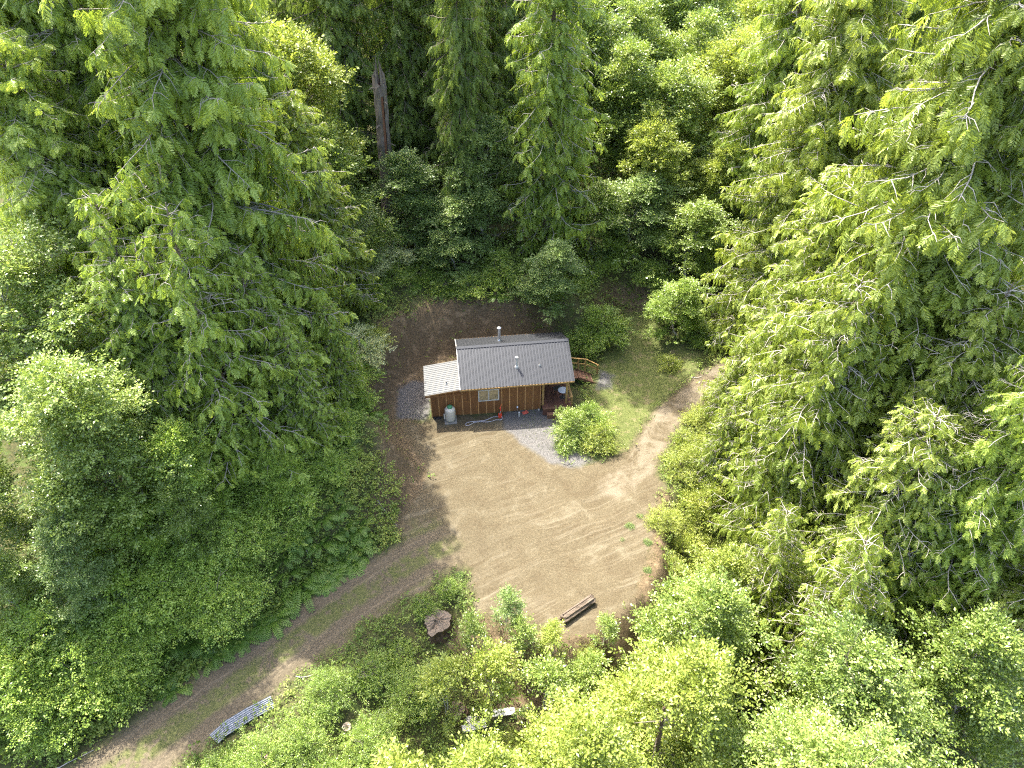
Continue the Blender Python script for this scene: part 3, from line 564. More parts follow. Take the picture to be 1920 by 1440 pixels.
rot = (i > n * .48) & (i < n * .86) & np.isin(j, [11]); b = MB(); b.add(V, F[~rot].reshape(-1, 4)); b.build('trunk', M['snag'], t); b = MB(); b.add(V * np.array([.93, .93, 1]), F[rot].reshape(-1, 4)); b.add(np.vstack([V[-m:] - [0, 0, .5], [[.55, 0, Hs - .9]]]), np.stack([np.arange(m), (np.arange(m) + 1) % m, np.full(m, m)], -1)); b.build('rotten_core', M['rot'], t)
for z_, a, l in ((4.0, -1.2, .9), (6.2, -2.3, .7), (8.1, -.6, .8), (9.6, -1.9, .6), (11.4, -.9, .5), (12.4, -2.6, .4)):
    q_ = .55 * z_ / Hs; b = MB(); b.tube([(q_, 0, z_), (q_ + math.cos(a) * (.5 + l * .5), math.sin(a) * (.5 + l * .5), z_ + .15), (q_ + math.cos(a) * (.5 + l), math.sin(a) * (.5 + l), z_ + .05)], [.07, .045, .015], 5); b.build('stub', M['snag'], t)
for i in range(6):
    a = i * 1.05; b = MB(); b.tube([(.55 + math.cos(a) * .38, math.sin(a) * .38, Hs - .8), (.55 + math.cos(a) * .36, math.sin(a) * .36, Hs + .2), (.55 + math.cos(a) * .30, math.sin(a) * .30, Hs + .5 + .5 * (i % 3))], [.13, .09, .015], 5); b.build('splinter', M['snag'], t)
# dead trunk poking out of the near alders, fallen sticks, foxglove
sx, sy = 6.1, -26.6; t = thing('dead_trunk', 'brown dead trunk rising out of the young alders at the bottom', 'dead tree', (sx, sy, H1(sx, sy) - .2)); zz = np.linspace(0, 1, 9); hs = 10.2
b = MB(); b.tube(np.c_[.25 * np.sin(zz * 3), .2 * np.sin(zz * 2), zz * hs], .17 * (1 - zz * .62), 9); b.build('trunk', M['oldbark'], t)
for z_, a, l in ((8.6, .4, 1.0), (9.2, 3.2, 1.1), (7.6, 4.4, .9)):
    b = MB(); b.tube([(.05, .1, z_), (math.cos(a) * l * .5, math.sin(a) * l * .5, z_ + .25), (math.cos(a) * l, math.sin(a) * l, z_ + .2)], [.035, .025, .008], 5); b.build('limb', M['limb_d'], t)
for i, (x, y, rz, l, lab) in enumerate(((-7.7, -11.5, -.7, 1.6, 'pale bent stick at the foot of the left bank by the clearing'), (-11.6, -15.2, -1.0, 1.3, 'pale stick lying beside the ferns above the road'), (-9.4, -24.2, 1.8, 1.1, 'thin grey stick beside the small pale stump'), (-20.6, -25.8, .6, 1.8, 'pale broken stick in the bottom left corner'), (-6.4, -23.2, .7, 1.9, 'long grey stick in the weeds right of the road'), (-10.6, -21.6, .1, 1.0, 'grey twig at the edge of the weeds above the small stump'), (14.3, 2.4, .2, 1.0, 'bare grey root at the right end of the driveway'))):
    rg = np.random.default_rng(i); s_ = np.linspace(-.5, .5, 6); px = x + np.cos(rz) * l * s_; py = y + np.sin(rz) * l * s_; off = np.cumsum(rg.normal(size=6)) * .05; px = px - np.sin(rz) * off; py = py + np.cos(rz) * off
    b = MB(); pz = height(px, py) + .06; b.tube(np.c_[px - x, py - y, pz - pz[2]], np.linspace(.035, .012, 6), 6); o = b.build('fallen_stick', M['limb'], None, True); o.location = (x, y, pz[2]); tag(o, lab, 'stick')
M['pink'] = plain('foxglove_pink', (.45, .10, .30), .6, 0, .2); x, y = -11.3, -26.0; t = thing('foxglove', 'pink foxglove spike in the weeds at the bottom left', 'flower', (x, y, H1(x, y))); b = MB(); b.tube([(0, 0, 0), (.03, 0, 1.0)], [.015, .008], 5); b.build('stem', M['cover'], t)
b = MB()
for i in range(14):
    a = i * 2.4; z_ = .5 + i * .035; b.tube([(.02, 0, z_), (.02 + math.cos(a) * .06, math.sin(a) * .06, z_ - .03)], [.012, .028], 6, cap=False)
b.build('blossom_spike', M['pink'], t)

# ------------------------------------------------------------------ plant generators
def spray_proto(rng, pairs=7, wid=.42, curl=.28, thin=.045):
    """one drooping conifer spray, length 1 along +X, normal +Z"""
    v = []; f = []
    def cz(x): return -curl * x * x
    n = 4; xs = np.linspace(0, 1, n)
    for i, x in enumerate(xs): v += [(x, -.012, cz(x)), (x, .012, cz(x))]
    for i in range(n - 1): f.append((2 * i, 2 * i + 2, 2 * i + 3, 2 * i + 1))
    for i in range(pairs):
        for sd_ in (-1, 1):
            x = .06 + .86 * (i + .25 * (sd_ > 0) + .3 * rng.random()) / pairs
            ln = wid * 1.0 * (1.0 - .62 * x) * (.75 + .5 * rng.random()); a = R(38 + 22 * rng.random())
            dx, dy = math.cos(a) * ln, sd_ * math.sin(a) * ln; dz = -ln * (.15 + .5 * rng.random())
            b = len(v); z = cz(x); nx_, ny_ = -dy / ln * thin, dx / ln * thin
            m = .5
            v += [(x, 0, z), (x + dx * m + nx_, dy * m + ny_, z + dz * .35), (x + dx, dy, z + dz), (x + dx * m - nx_, dy * m - ny_, z + dz * .35)]
            f.append((b, b + 1, b + 2, b + 3))
    return np.array(v), np.array(f)
def twig_proto(rng, leaves=8, size=.3, width=.55, spread=.35):
    """a twig with broad leaves, length 1 along +X"""
    v = []; f = []
    for i in range(leaves):
        x = .1 + .9 * i / max(1, leaves - 1); sd_ = 1 if i % 2 else -1
        a = R(rng.uniform(20, 75)) * sd_ if i < leaves - 1 else 0.0
        d = np.array([math.cos(a), math.sin(a), rng.uniform(-.45, .25)]); d /= np.linalg.norm(d)
        up = np.array([rng.gauss(0, .75), rng.gauss(0, .75), 1.0]); s_ = np.cross(up, d); s_ /= np.linalg.norm(s_); nn = np.cross(d, s_)
        L = size * rng.uniform(.75, 1.25); w_ = L * width * .5; o = np.array([x, sd_ * .03, rng.gauss(0, 1) * spread * .3])
        b = len(v)
        v += [o, o + d * L * .45 + s_ * w_ + nn * w_ * .25, o + d * L, o + d * L * .45 - s_ * w_ + nn * w_ * .25]
        f.append((b, b + 1, b + 2, b + 3))
    return np.array(v), np.array(f)
def frames(d, up, rng, jit=.3):
    d = unit(d); n = up + rng.normal(size=d.shape) * jit; n = unit(n - (n * d).sum(1)[:, None] * d); return d, np.cross(n, d), n

def cedar(name, seed, H, Rad, n_limb, z0=.1, droop=1.0, slen=.75, dens=1.0, dead=.06, power=.75, pairs=7, top_r=.35, wid=.42, thin=.045):
    rng = np.random.default_rng(seed); prng = random.Random(seed)
    tr = MB(); cr = MB()
    zz = np.linspace(0, 1, 14); sway = rng.normal(size=2) * .25
    tp = np.stack([sway[0] * np.sin(zz * 3), sway[1] * np.sin(zz * 2.3), zz * H], -1)
    r0 = .012 * H + .08
    tr.tube(tp, r0 * (1 - zz) ** .9 + .02 + .25 * r0 * np.exp(-zz * 25), 9, 0)
    protos = [spray_proto(prng, pairs, wid * (.85 + .1 * i), .2 + .08 * i, thin) for i in range(4)]
    O = [[] for _ in protos]; D = [[] for _ in protos]; U = [[] for _ in protos]; S = [[] for _ in protos]; T = [[] for _ in protos]
    for i in range(n_limb):
        t = (i + rng.random()) / n_limb; z = H * (z0 + (1 - z0) * t ** .92) * .985; fr = z / H
        L = Rad * ((1 - fr) ** power * (1 - top_r * .3) + .03) * rng.uniform(.62, 1.15) + .25
        if fr < z0 + .12: L *= rng.uniform(.5, 1)
        az = i * 2.39996 + rng.normal() * .35; dh = np.array([math.cos(az), math.sin(az), 0]); pp = np.array([-dh[1], dh[0], 0])
        s = np.linspace(0, 1, 7)
        up = rng.uniform(.0, .35) + .45 * max(0, fr - .75) / .25; dr = rng.uniform(.45, .9) * droop; tip = rng.uniform(.2, .5) * droop
        bend = rng.normal() * .14
        o = np.array([np.interp(z, tp[:, 2], tp[:, 0]), np.interp(z, tp[:, 2], tp[:, 1]), z])
        path = o + L * (s[:, None] * dh + (bend * s ** 2)[:, None] * pp + (up * s - dr * s ** 2 + tip * s ** 3)[:, None] * np.array([0, 0, 1]))
        wv_ = L * .05 * np.sin(s * rng.uniform(4, 9) + rng.random() * 6) * s; path = path + wv_[:, None] * pp + (L * .03 * np.cumsum(rng.normal(size=7)) * s * .5)[:, None] * np.array([0, 0, 1])
        rr = .008 * L + .012
        tr.tube(path, rr * (1 - s) ** .8 + .007, 4, 1, False)
        is_dead = rng.random() < dead
        tint_l = rng.normal() * .10
        nb = max(4, int(L * 4.2 * dens))
        for j in range(nb):
            q = .12 + .88 * (j + rng.random()) / nb; sdn = 1 if j % 2 else -1
            p0 = np.array([np.interp(q, s, path[:, c_]) for c_ in range(3)])
            l = (.26 * L * (1 - q) ** .8 + .38) * rng.uniform(.6, 1.25)
            a = R(rng.uniform(30, 70)); d2 = math.cos(a) * dh + sdn * math.sin(a) * pp + np.array([0, 0, rng.uniform(-.35, .12)])
            d2 /= np.linalg.norm(d2)
            mid = p0 + d2 * l * .55; tipp = p0 + d2 * l + np.array([0, 0, -.32 * l])
            mid = mid + rng.normal(size=3) * .07 * l
            if rng.random() < .32 or is_dead:
                tr.tube([p0, mid, tipp], np.array([.016, .011, .005]) * (1 + .1 * L), 3, 1, False)
            if is_dead: continue
            ns = max(2, int(l * 3.4 * dens + rng.random()))
            for m in range(ns):
                qq = (m + .4 + .6 * rng.random()) / ns
                pt = p0 + d2 * l * qq + np.array([0, 0, -.32 * l * qq * qq])
                k_ = int(rng.integers(len(protos)))
                O[k_].append(pt); D[k_].append(d2 * rng.uniform(.12, .55) + np.array([0, 0, -rng.uniform(.6, 1.25)]) + rng.normal(size=3) * .2)
                U[k_].append(dh + np.array([0, 0, .7])); S[k_].append(slen * rng.uniform(.6, 1.15) * (.75 + .25 * min(1, L / 3)))
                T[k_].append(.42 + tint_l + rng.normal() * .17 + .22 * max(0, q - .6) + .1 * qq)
        if not is_dead:
            for m in range(int(L * 1.3)):
                q = rng.uniform(.15, .95); k_ = int(rng.integers(len(protos))); sg = rng.choice((-1, 1))
                O[k_].append(np.array([np.interp(q, s, path[:, c_]) for c_ in range(3)]) + np.array([0, 0, .05])); D[k_].append(dh * .7 + sg * pp * .7 + rng.normal(size=3) * .2 + np.array([0, 0, -.75])); U[k_].append(np.array([0, 0, 1.]))
                S[k_].append(slen * rng.uniform(.6, .95)); T[k_].append(.5 + tint_l + rng.normal() * .1)
            for m in range(3):
                k_ = int(rng.integers(len(protos))); O[k_].append(path[-1 - m // 2]); D[k_].append(dh + rng.normal(size=3) * .3 + np.array([0, 0, -.8])); U[k_].append(np.array([0, 0, 1.]))
                S[k_].append(slen * rng.uniform(.6, 1)); T[k_].append(.6 + rng.normal() * .1)
    for k_, (pv, pf) in enumerate(protos):
        if not O[k_]: continue
        d, y_, n = frames(np.array(D[k_]), np.array(U[k_]), rng, .35)
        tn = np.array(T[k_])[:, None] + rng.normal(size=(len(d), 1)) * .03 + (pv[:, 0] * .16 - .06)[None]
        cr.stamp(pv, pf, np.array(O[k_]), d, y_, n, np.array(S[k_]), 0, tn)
    return {'trunk': tr.mesh(name + '_trunk', [M['bark'], M['limb']], True), 'crown': cr.mesh(name + '_crown', [M['cedar']])}

def broadleaf(name, seed, H, Rad, n_twigs, leaf=.10, twig=.42, base=.3, stems=1, limbs=26, clump=.55, leaves=8, lean=0.0, flat=.5, width=.6, open_=0.7, side=2.0):
    """deciduous tree or shrub: stems, ascending limbs, leafy clumps along their outer part"""
    rng = np.random.default_rng(seed); prng = random.Random(seed)
    tr = MB(); cr = MB(); anchors = []; outd = []
    for st in range(stems):
        a0 = rng.random() * 6.28; sp = (.0 if stems == 1 else Rad * .45 * rng.uniform(.4, 1))
        hh = H * (1 if stems == 1 else rng.uniform(.7, 1)) * .93
        s = np.linspace(0, 1, 10)
        sx = np.cumsum(rng.normal(size=10)) * .018 * H * (1 if stems == 1 else .5); sy = np.cumsum(rng.normal(size=10)) * .018 * H * (1 if stems == 1 else .5)
        path = np.stack([math.cos(a0) * sp * s ** 1.3 + sx - sx[0] + lean * s * s, math.sin(a0) * sp * s ** 1.3 + sy - sy[0], hh * s], -1)
        r0 = (.009 * H + .02) / (1 if stems == 1 else 1.6)
        tr.tube(path, r0 * (1 - s * .93), 7, 0)
        nl = max(4, int(limbs / stems))
        for i in range(nl):
            t = base + (1 - base) * ((i + rng.random()) / nl) ** .9
            p0 = np.array([np.interp(t, s, path[:, c_]) for c_ in range(3)])
            az = i * 2.4 + rng.normal() * .5; u = (t - base) / (1 - base)
            env = math.sqrt(max(.02, 1 - (2 * (u * .86 + .08) - .75) ** 2 / 1.6)) * (1 - .25 * u)
            L = Rad * env * (rng.uniform(.55, 1.12) if stems < 3 else rng.uniform(.35, 1.4)) / (1 if stems == 1 else 1.35); el = R(rng.uniform(5, 40) + 28 * u)
            d = np.array([math.cos(az) * math.cos(el), math.sin(az) * math.cos(el), math.sin(el)])
            q = np.linspace(0, 1, 5); lp = p0 + L * (q[:, None] * d + (-.18 * q ** 2)[:, None] * np.array([0, 0, 1]))
            tr.tube(lp, (.012 * L + .008) * (1 - q * .8), 4, 1, False)
            for j in range(max(2, int(L * side))):
                qq = rng.uniform(.3, 1.05) ** .8; pm = p0 + L * (qq * d + np.array([0, 0, -.18 * qq * qq]))
                sdv = unit(rng.normal(size=3) * np.array([1, 1, .35]) + d * .5); sl = L * .30 * rng.uniform(.4, 1.1) + .12
                pe = pm + sdv * sl
                if j % 2 == 0: tr.tube([pm, (pm + pe) / 2 + np.array([0, 0, .04 * sl]), pe], [.011, .008, .004], 3, 1, False)
                anchors.append(pe); outd.append(unit(d + sdv))
        anchors.append(path[-1]); outd.append(np.array([0, 0, 1.]))
        if stems >= 3:
            for i in range(5):
                az = rng.random() * 6.28; Ls = Rad * rng.uniform(.8, 1.5); q = np.linspace(0, 1, 7); p0 = path[2]; el = rng.uniform(.5, 1.2)
                lp = p0 + Ls * (q[:, None] * np.array([math.cos(az) * .8, math.sin(az) * .8, el]) + (-.75 * el * q ** 2.2)[:, None] * np.array([0, 0, 1])); tr.tube(lp, .012 * (1 - q * .7), 3, 1, False)
                for p_ in lp[3:]: anchors.append(p_); outd.append(np.array([math.cos(az), math.sin(az), .2]))
    A = np.array(anchors); OD = np.array(outd)
    wgt = rng.random(len(A)) ** (.5 + 2 * open_); wgt /= wgt.sum()
    pick = rng.choice(len(A), n_twigs, p=wgt)
    off = rng.normal(size=(n_twigs, 3)) * clump * np.array([1, 1, flat]) * .6
    pos = A[pick] + off
    pos[:, 2] = np.maximum(pos[:, 2], .06 * H)
    dirs = unit(OD[pick] * .5 + off / clump * .6 + rng.normal(size=(n_twigs, 3)) * np.array([.6, .6, .3]))
    ct = rng.normal(size=len(A)) * .14
    for k_ in range(4):
        pv, pf = twig_proto(prng, leaves, leaf / twig, width)
        sel = np.arange(n_twigs) % 4 == k_; n = sel.sum()
        d, y_, nn = frames(dirs[sel], np.tile([0, 0, 1.], (n, 1)), rng, .55)
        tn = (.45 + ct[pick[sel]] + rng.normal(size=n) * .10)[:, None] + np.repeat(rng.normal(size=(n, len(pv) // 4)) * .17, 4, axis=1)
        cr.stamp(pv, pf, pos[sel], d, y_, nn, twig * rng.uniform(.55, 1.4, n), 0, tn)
    return {'trunk': tr.mesh(name + '_trunk', [M['alderbark'], M['limb_d']], True), 'crown': cr.mesh(name + '_crown', [M['alder']])}

def fern_mesh(name, seed, n=13, L=.9, pairs=11):
    rng = np.random.default_rng(seed); b = MB()
    for i in range(n):
        az = i * 2.4 + rng.normal() * .3; ln = L * rng.uniform(.7, 1.15); rise = rng.uniform(.45, .95)
        dh = np.array([math.cos(az), math.sin(az), 0]); pp = np.array([-dh[1], dh[0], 0])
        def pt(q): return dh * ln * (q * .95) + np.array([0, 0, ln * (rise * q - (rise * .55 + .35) * q * q)])
        tn = .45 + rng.normal() * .13; vs = []; fs = []
        q = np.linspace(.02, 1, 5)
        for a in q: vs += [pt(a) - pp * .012, pt(a) + pp * .012]
        for a in range(4): fs.append((2 * a, 2 * a + 2, 2 * a + 3, 2 * a + 1))
        for j in range(pairs):
            qq = .12 + .86 * j / pairs; wl = ln * .17 * math.sin(math.pi * min(1, .18 + .8 * (1 - qq))) + .015
            for sd_ in (-1, 1):
                p = pt(qq); t = unit(pt(qq + .04) - p); e = unit(pp * sd_ + t * .35 + np.array([0, 0, -.12])); bb = len(vs)
                vs += [p, p + e * wl * .5 + t * .035 * ln, p + e * wl, p + e * wl * .5 - t * .03 * ln]; fs.append((bb, bb + 1, bb + 2, bb + 3))
        b.add(np.array(vs), np.array(fs), 0, tn)
    return b.mesh(name, [M['fern']])

def setmat(o, mats):
    for i, m in enumerate(mats):
        o.material_slots[i].link = 'OBJECT'; o.material_slots[i].material = m
def plant(proto, name, x, y, s=1.0, sz=None, rz=0.0, crown=None, limb=None, label='', cat='tree', group=None, tilt=(0, 0), sink=.1, z=None):
    e = thing(name, label, cat, (x, y, (H1(x, y) if z is None else z) - sink), rz, group)
    e.rotation_euler = (tilt[0], tilt[1], rz); e.scale = (s, s, sz or s)
    t = link('trunk', proto['trunk'], e); c = link('crown', proto['crown'], e)
    if crown: setmat(c, [M[crown]])
    if limb: setmat(t, [M[limb[0]], M[limb[1]]])
    return e
rnd = random.Random(5)

CED_A = cedar('cedar_a', 11, 36, 6.8, 330, .04, .9, .74, 1.22, .02, .42, 6, thin=.055)
CED_B = cedar('cedar_b', 12, 27, 5.2, 300, .04, .95, .68, 1.18, .02, .48, 6, thin=.055)
CED_C = cedar('cedar_c', 13, 16, 4.2, 150, .04, .8, .62, 1.1, .03, .65, 6, thin=.055)
HEM_A = cedar('hemlock_a', 14, 27, 4.8, 250, .05, 1.25, .74, 1.05, .02, .38, 6, thin=.055)
ALD_A = broadleaf('alder_a', 21, 18, 6.0, 7200, .20, .66, .28, 1, 80, .66)
ALD_D = broadleaf('alder_d', 27, 19, 5.8, 7200, .20, .66, .25, 2, 80, .62)
ALD_B = broadleaf('alder_b', 22, 13, 3.4, 5200, .15, .5, .15, 1, 60, .5)
ALD_C = broadleaf('alder_c', 23, 20, 4.4, 9000, .12, .44, .3, 2, 90, .5)
SAP = broadleaf('sapling', 24, 6, 1.7, 620, .13, .42, .2, 2, 18, .3, 7, open_=.6)
SHR = [broadleaf('shrub_%d' % i, 30 + i, h_, r_, n_, lf, .32, .05, st, 22, .38, 8)
       for i, (h_, r_, n_, lf, st) in enumerate([(3.0, 1.9, 2300, .09, 5), (2.2, 1.6, 1900, .075, 6), (4.6, 2.3, 3000, .10, 4), (1.4, 1.2, 1100, .08, 6)])]
FERN = [fern_mesh('fern_mesh_%d' % i, 50 + i, 12 + i, .9 + .08 * i) for i in range(3)]

def tr(proto, name, x, y, s, label, crown=None, cat='tree', group=None, limb=None, sz=None, rz=None, tilt=(0, 0), sink=.1):
    return plant(proto, name, x, y, s, sz, rnd.uniform(0, 6.28) if rz is None else rz, crown, limb, label, cat, group, tilt, sink)

ORD = 'first second third fourth fifth sixth seventh eighth ninth tenth eleventh twelfth thirteenth fourteenth fifteenth sixteenth seventeenth eighteenth nineteenth twentieth'.split()
ORD += ['twenty-' + o_ for o_ in ORD[:9]] + ['thirtieth'] + ['thirty-' + o_ for o_ in ORD[:9]] + ['fortieth'] + ['forty-' + o_ for o_ in ORD[:9]] + ['fiftieth'] + ['fifty-' + o_ for o_ in ORD[:9]]
# left stand
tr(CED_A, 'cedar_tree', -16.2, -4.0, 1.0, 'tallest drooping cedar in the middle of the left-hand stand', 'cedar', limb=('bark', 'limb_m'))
tr(CED_B, 'cedar_tree', -13.6, 3.8, .80, 'cedar with sunlit branch tips at the right edge of the left-hand stand', 'cedar_y', sz=.64, limb=('bark', 'limb'))
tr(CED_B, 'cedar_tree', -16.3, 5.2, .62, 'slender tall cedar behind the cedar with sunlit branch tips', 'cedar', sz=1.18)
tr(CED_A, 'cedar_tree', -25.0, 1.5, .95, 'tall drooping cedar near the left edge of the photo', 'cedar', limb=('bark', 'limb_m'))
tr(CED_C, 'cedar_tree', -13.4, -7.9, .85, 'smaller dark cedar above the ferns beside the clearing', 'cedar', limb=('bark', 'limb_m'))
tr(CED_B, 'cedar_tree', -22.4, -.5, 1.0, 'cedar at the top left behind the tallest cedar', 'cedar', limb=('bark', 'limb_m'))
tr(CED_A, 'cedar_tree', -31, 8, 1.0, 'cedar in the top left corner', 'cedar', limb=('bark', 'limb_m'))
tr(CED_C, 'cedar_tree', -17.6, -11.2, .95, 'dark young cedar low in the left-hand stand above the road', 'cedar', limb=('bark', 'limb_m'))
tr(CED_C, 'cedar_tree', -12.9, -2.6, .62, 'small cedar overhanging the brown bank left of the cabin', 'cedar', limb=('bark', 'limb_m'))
tr(ALD_A, 'alder_tree', -17.2, 12.0, .95, 'bright yellow-green alder at the top of the left-hand stand', 'alder_y')
tr(ALD_B, 'alder_tree', -13.0, 8.5, .95, 'pale green alder below the bright alder at upper left', 'alder')
tr(ALD_C, 'alder_tree', -20.3, -15.2, .95, 'near alder with glinting leaves at the left edge', 'alder')
tr(ALD_C, 'alder_tree', -24.5, -12.2, 1.08, 'tall alder cut by the left edge of the photo', 'alder')
tr(ALD_B, 'alder_tree', -16.8, -14.8, .62, 'low round alder above the dirt road at left', 'shrub_l')
tr(ALD_B, 'alder_tree', -21.0, -19.5, .52, 'bushy young alder in the lower left corner beside the road', 'alder_d')
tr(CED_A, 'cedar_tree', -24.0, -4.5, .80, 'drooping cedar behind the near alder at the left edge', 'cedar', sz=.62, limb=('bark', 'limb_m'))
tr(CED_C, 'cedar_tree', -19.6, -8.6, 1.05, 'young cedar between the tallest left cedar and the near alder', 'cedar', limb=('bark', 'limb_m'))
tr(CED_C, 'cedar_tree', -11.6, -4.6, .55, 'small young cedar at the top of the bank left of the clearing', 'cedar', limb=('bark', 'limb_m'))
tr(ALD_B, 'alder_tree', -25.5, -17.5, .8, 'leafy alder at the left edge below the near alder', 'alder')
tr(ALD_B, 'alder_tree', -18.9, -17.2, .5, 'bright vine maple above the middle of the shaded road', 'shrub_l')
tr(ALD_B, 'alder_tree', -14.9, -12.6, .42, 'bright leafy bush-like alder above the ferns', 'shrub_l')
tr(ALD_B, 'alder_tree', -23.6, -20.6, .5, 'dense dark leafy young alder at the lower left edge', 'alder')
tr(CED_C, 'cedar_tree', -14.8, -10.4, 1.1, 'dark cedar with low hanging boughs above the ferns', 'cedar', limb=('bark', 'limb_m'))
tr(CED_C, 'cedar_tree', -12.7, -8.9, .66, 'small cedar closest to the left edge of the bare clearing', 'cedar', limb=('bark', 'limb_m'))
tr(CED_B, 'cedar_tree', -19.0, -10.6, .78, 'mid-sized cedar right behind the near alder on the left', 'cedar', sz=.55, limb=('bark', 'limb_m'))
tr(ALD_B, 'alder_tree', -16.6, -16.4, .5, 'leafy young alder over the shaded road, right of the vine maple', 'alder')
tr(ALD_B, 'alder_tree', -20.4, -18.0, .62, 'leafy alder with bright top in the lower left thicket', 'alder')
tr(ALD_B, 'alder_tree', -13.0, -13.0, .36, 'small leafy alder standing among the ferns', 'shrub_l')
# behind the cabin
for i, (x, y, s, sz, lab) in enumerate([(-14.2, 21, .98, 1.0, 'dark hemlock behind the pale leafy shrub at upper left'), (-9.3, 22.6, 1.0, 1.02, 'dark hemlock directly behind the broken snag'),
                                    (-4.6, 21.4, 1.0, 1.0, 'dark hemlock between the broken snag and the tall central hemlock'), (-.6, 24.5, 1.0, 1.0, 'dark hemlock in the top centre left of the tall central hemlock')]):
    tr(HEM_A, 'hemlock_tree', x, y, s, lab, 'hemlock', limb=('bark', 'limb_d'), sz=sz)
for n_, (x, y, s) in enumerate(((-18, 30, 1.05), (-11, 32, 1.1), (-5, 33, 1.05), (-24, 26, 1.05), (-30, 14, 1.1), (-27, 36, 1.1))):
    tr(HEM_A, 'hemlock_tree', x, y, s, 'dark hemlock in the back row at the top of the photo', 'hemlock', group='dark hemlocks in the back row', limb=('bark', 'limb_d'))
tr(HEM_A, 'hemlock_tree', -3.7, 14.8, .60, 'slender hemlock left of the tall central hemlock', 'hemlock', limb=('bark', 'limb_d'), sz=.98)
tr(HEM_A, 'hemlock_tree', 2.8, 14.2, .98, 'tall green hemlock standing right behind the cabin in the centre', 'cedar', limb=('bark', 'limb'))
tr(ALD_B, 'understory_tree', -8.2, 13.2, .95, 'dark leafy tree in front of the broken snag', 'alder_d', sz=.68)
tr(ALD_B, 'understory_tree', -1.9, 14.6, 1.0, 'dull green tree with a thin pale trunk left of the central hemlock', 'alder_d', sz=.9)
tr(ALD_B, 'understory_tree', -4.6, 12.0, .78, 'dark low tree on the bank behind the cabin', 'alder_d', sz=.5)
tr(ALD_B, 'understory_tree', 7.6, 15.6, .9, 'light green leafy tree right of the central hemlock base', 'alder', sz=.55)
tr(ALD_B, 'understory_tree', 11.3, 16.4, 1.0, 'dark green leafy tree above the dirt path', 'alder_d', sz=.62)
tr(ALD_B, 'understory_tree', 15.6, 13.4, .95, 'leafy tree left of the right-hand cedars', 'alder', sz=.6)
tr(ALD_B, 'understory_tree', 13.8, 7.9, .68, 'round broadleaf tree beside the lawn and driveway', 'shrub', rz=1.0, sz=.42)
tr(ALD_B, 'understory_tree', 3.3, 7.8, .68, 'grey-green round tree behind the right end of the roof', 'alder_d', rz=2.0, sz=.46)
# alder wood behind, right of centre
k_ = 0
for x, y, s in sorted(((12.4, 19.6, .62), (17.4, 18.4, .6), (9.5, 24, .86), (14.5, 22, .82), (19, 25, .88), (12.5, 31, .95), (18, 33, .95), (23.5, 33, .95), (9, 38, 1.05), (15, 42, 1.05), (21, 42, 1.05), (28, 42, 1.0), (6, 30, .95), (24, 52, 1.05), (16, 54, 1.1), (33, 54, 1.05), (8, 52, 1.1), (40, 64, 1.1), (30, 66, 1.1), (20, 68, 1.1), (10, 66, 1.1), (-4, 60, 1.2)), key=lambda q_: math.hypot(q_[0] - 2.8, q_[1] - 14.2)):
    tr((ALD_A, ALD_D)[k_ % 2], 'alder_tree', x, y, s, 'yellow-green alder in the sunlit wood, %s counting away from the central hemlock' % ORD[k_], 'alder' if k_ % 3 else 'alder_y', group='sunlit alders behind the cabin'); k_ += 1
for x, y, s in ((34, 82, 1.1), (42, 78, 1.2), (50, 90, 1.2), (28, 92, 1.2), (60, 80, 1.2), (40, 100, 1.25), (20, 96, 1.25), (55, 105, 1.3), (8, 90, 1.25), (-8, 90, 1.3), (-20, 80, 1.3), (-30, 60, 1.2), (70, 100, 1.3), (-40, 40, 1.2)):
    tr(HEM_A, 'hemlock_tree', x, y, s, 'distant dark conifer beyond the alder wood at top right', 'hemlock', group='distant conifers beyond the alders', limb=('bark', 'limb_d'))
# right stand
tr(CED_A, 'cedar_tree', 19.8, -10.0, 1.06, 'big old cedar with pale bare limbs filling the right edge', 'cedar_y', rz=.6)
tr(CED_A, 'cedar_tree', 20.4, 5.6, .95, 'tall cedar beyond the driveway right of the alder wood', 'cedar_y', rz=2.4, sz=.80)
tr(CED_B, 'cedar_tree', 18.0, -3.6, 1.0, 'cedar overhanging the right end of the driveway', 'cedar_y', rz=3.9, sz=.76)
tr(CED_B, 'cedar_tree', 16.0, -12.4, .78, 'mid-sized cedar at the right side of the clearing', 'cedar_y', rz=1.1)
tr(CED_B, 'cedar_tree', 21.5, -18.5, .85, 'drooping cedar above the near alders at lower right', 'cedar', rz=5.0)
tr(CED_B, 'cedar_tree', 23.6, .8, 1.0, 'cedar between the driveway cedar and the right edge', 'cedar_y', sz=.95)
tr(CED_A, 'cedar_tree', 26.5, -3.0, 1.0, 'cedar behind the big old cedar at the right edge', 'cedar_y')
tr(CED_A, 'cedar_tree', 26.0, 13.5, .95, 'cedar at the top right beyond the driveway', 'cedar_y')
tr(CED_B, 'cedar_tree', 22.0, 19.5, 1.05, 'narrow cedar bordering the alder wood at upper right', 'cedar')
tr(CED_B, 'cedar_tree', 33, 22, 1.15, 'far cedar in the top right corner', 'cedar')
tr(CED_C, 'cedar_tree', 13.6, -17.0, .75, 'young cedar on the slope below the clearing at right', 'cedar_y')
tr(CED_C, 'cedar_tree', 13.2, -8.0, .5, 'small light green conifer among shrubs right of the clearing', 'cedar_y')
tr(CED_B, 'cedar_tree', 18.6, -17.2, .82, 'cedar at lower right just above the bright near alders', 'cedar_y', rz=2.0, sz=.66)
tr(CED_C, 'cedar_tree', 15.4, -20.4, .9, 'young cedar between the yellow-green alders at lower right', 'cedar_y')
tr(CED_B, 'cedar_tree', 25.0, -21.5, .8, 'cedar cut by the right edge above the nearest alder', 'cedar_y', rz=1.4, sz=.6)
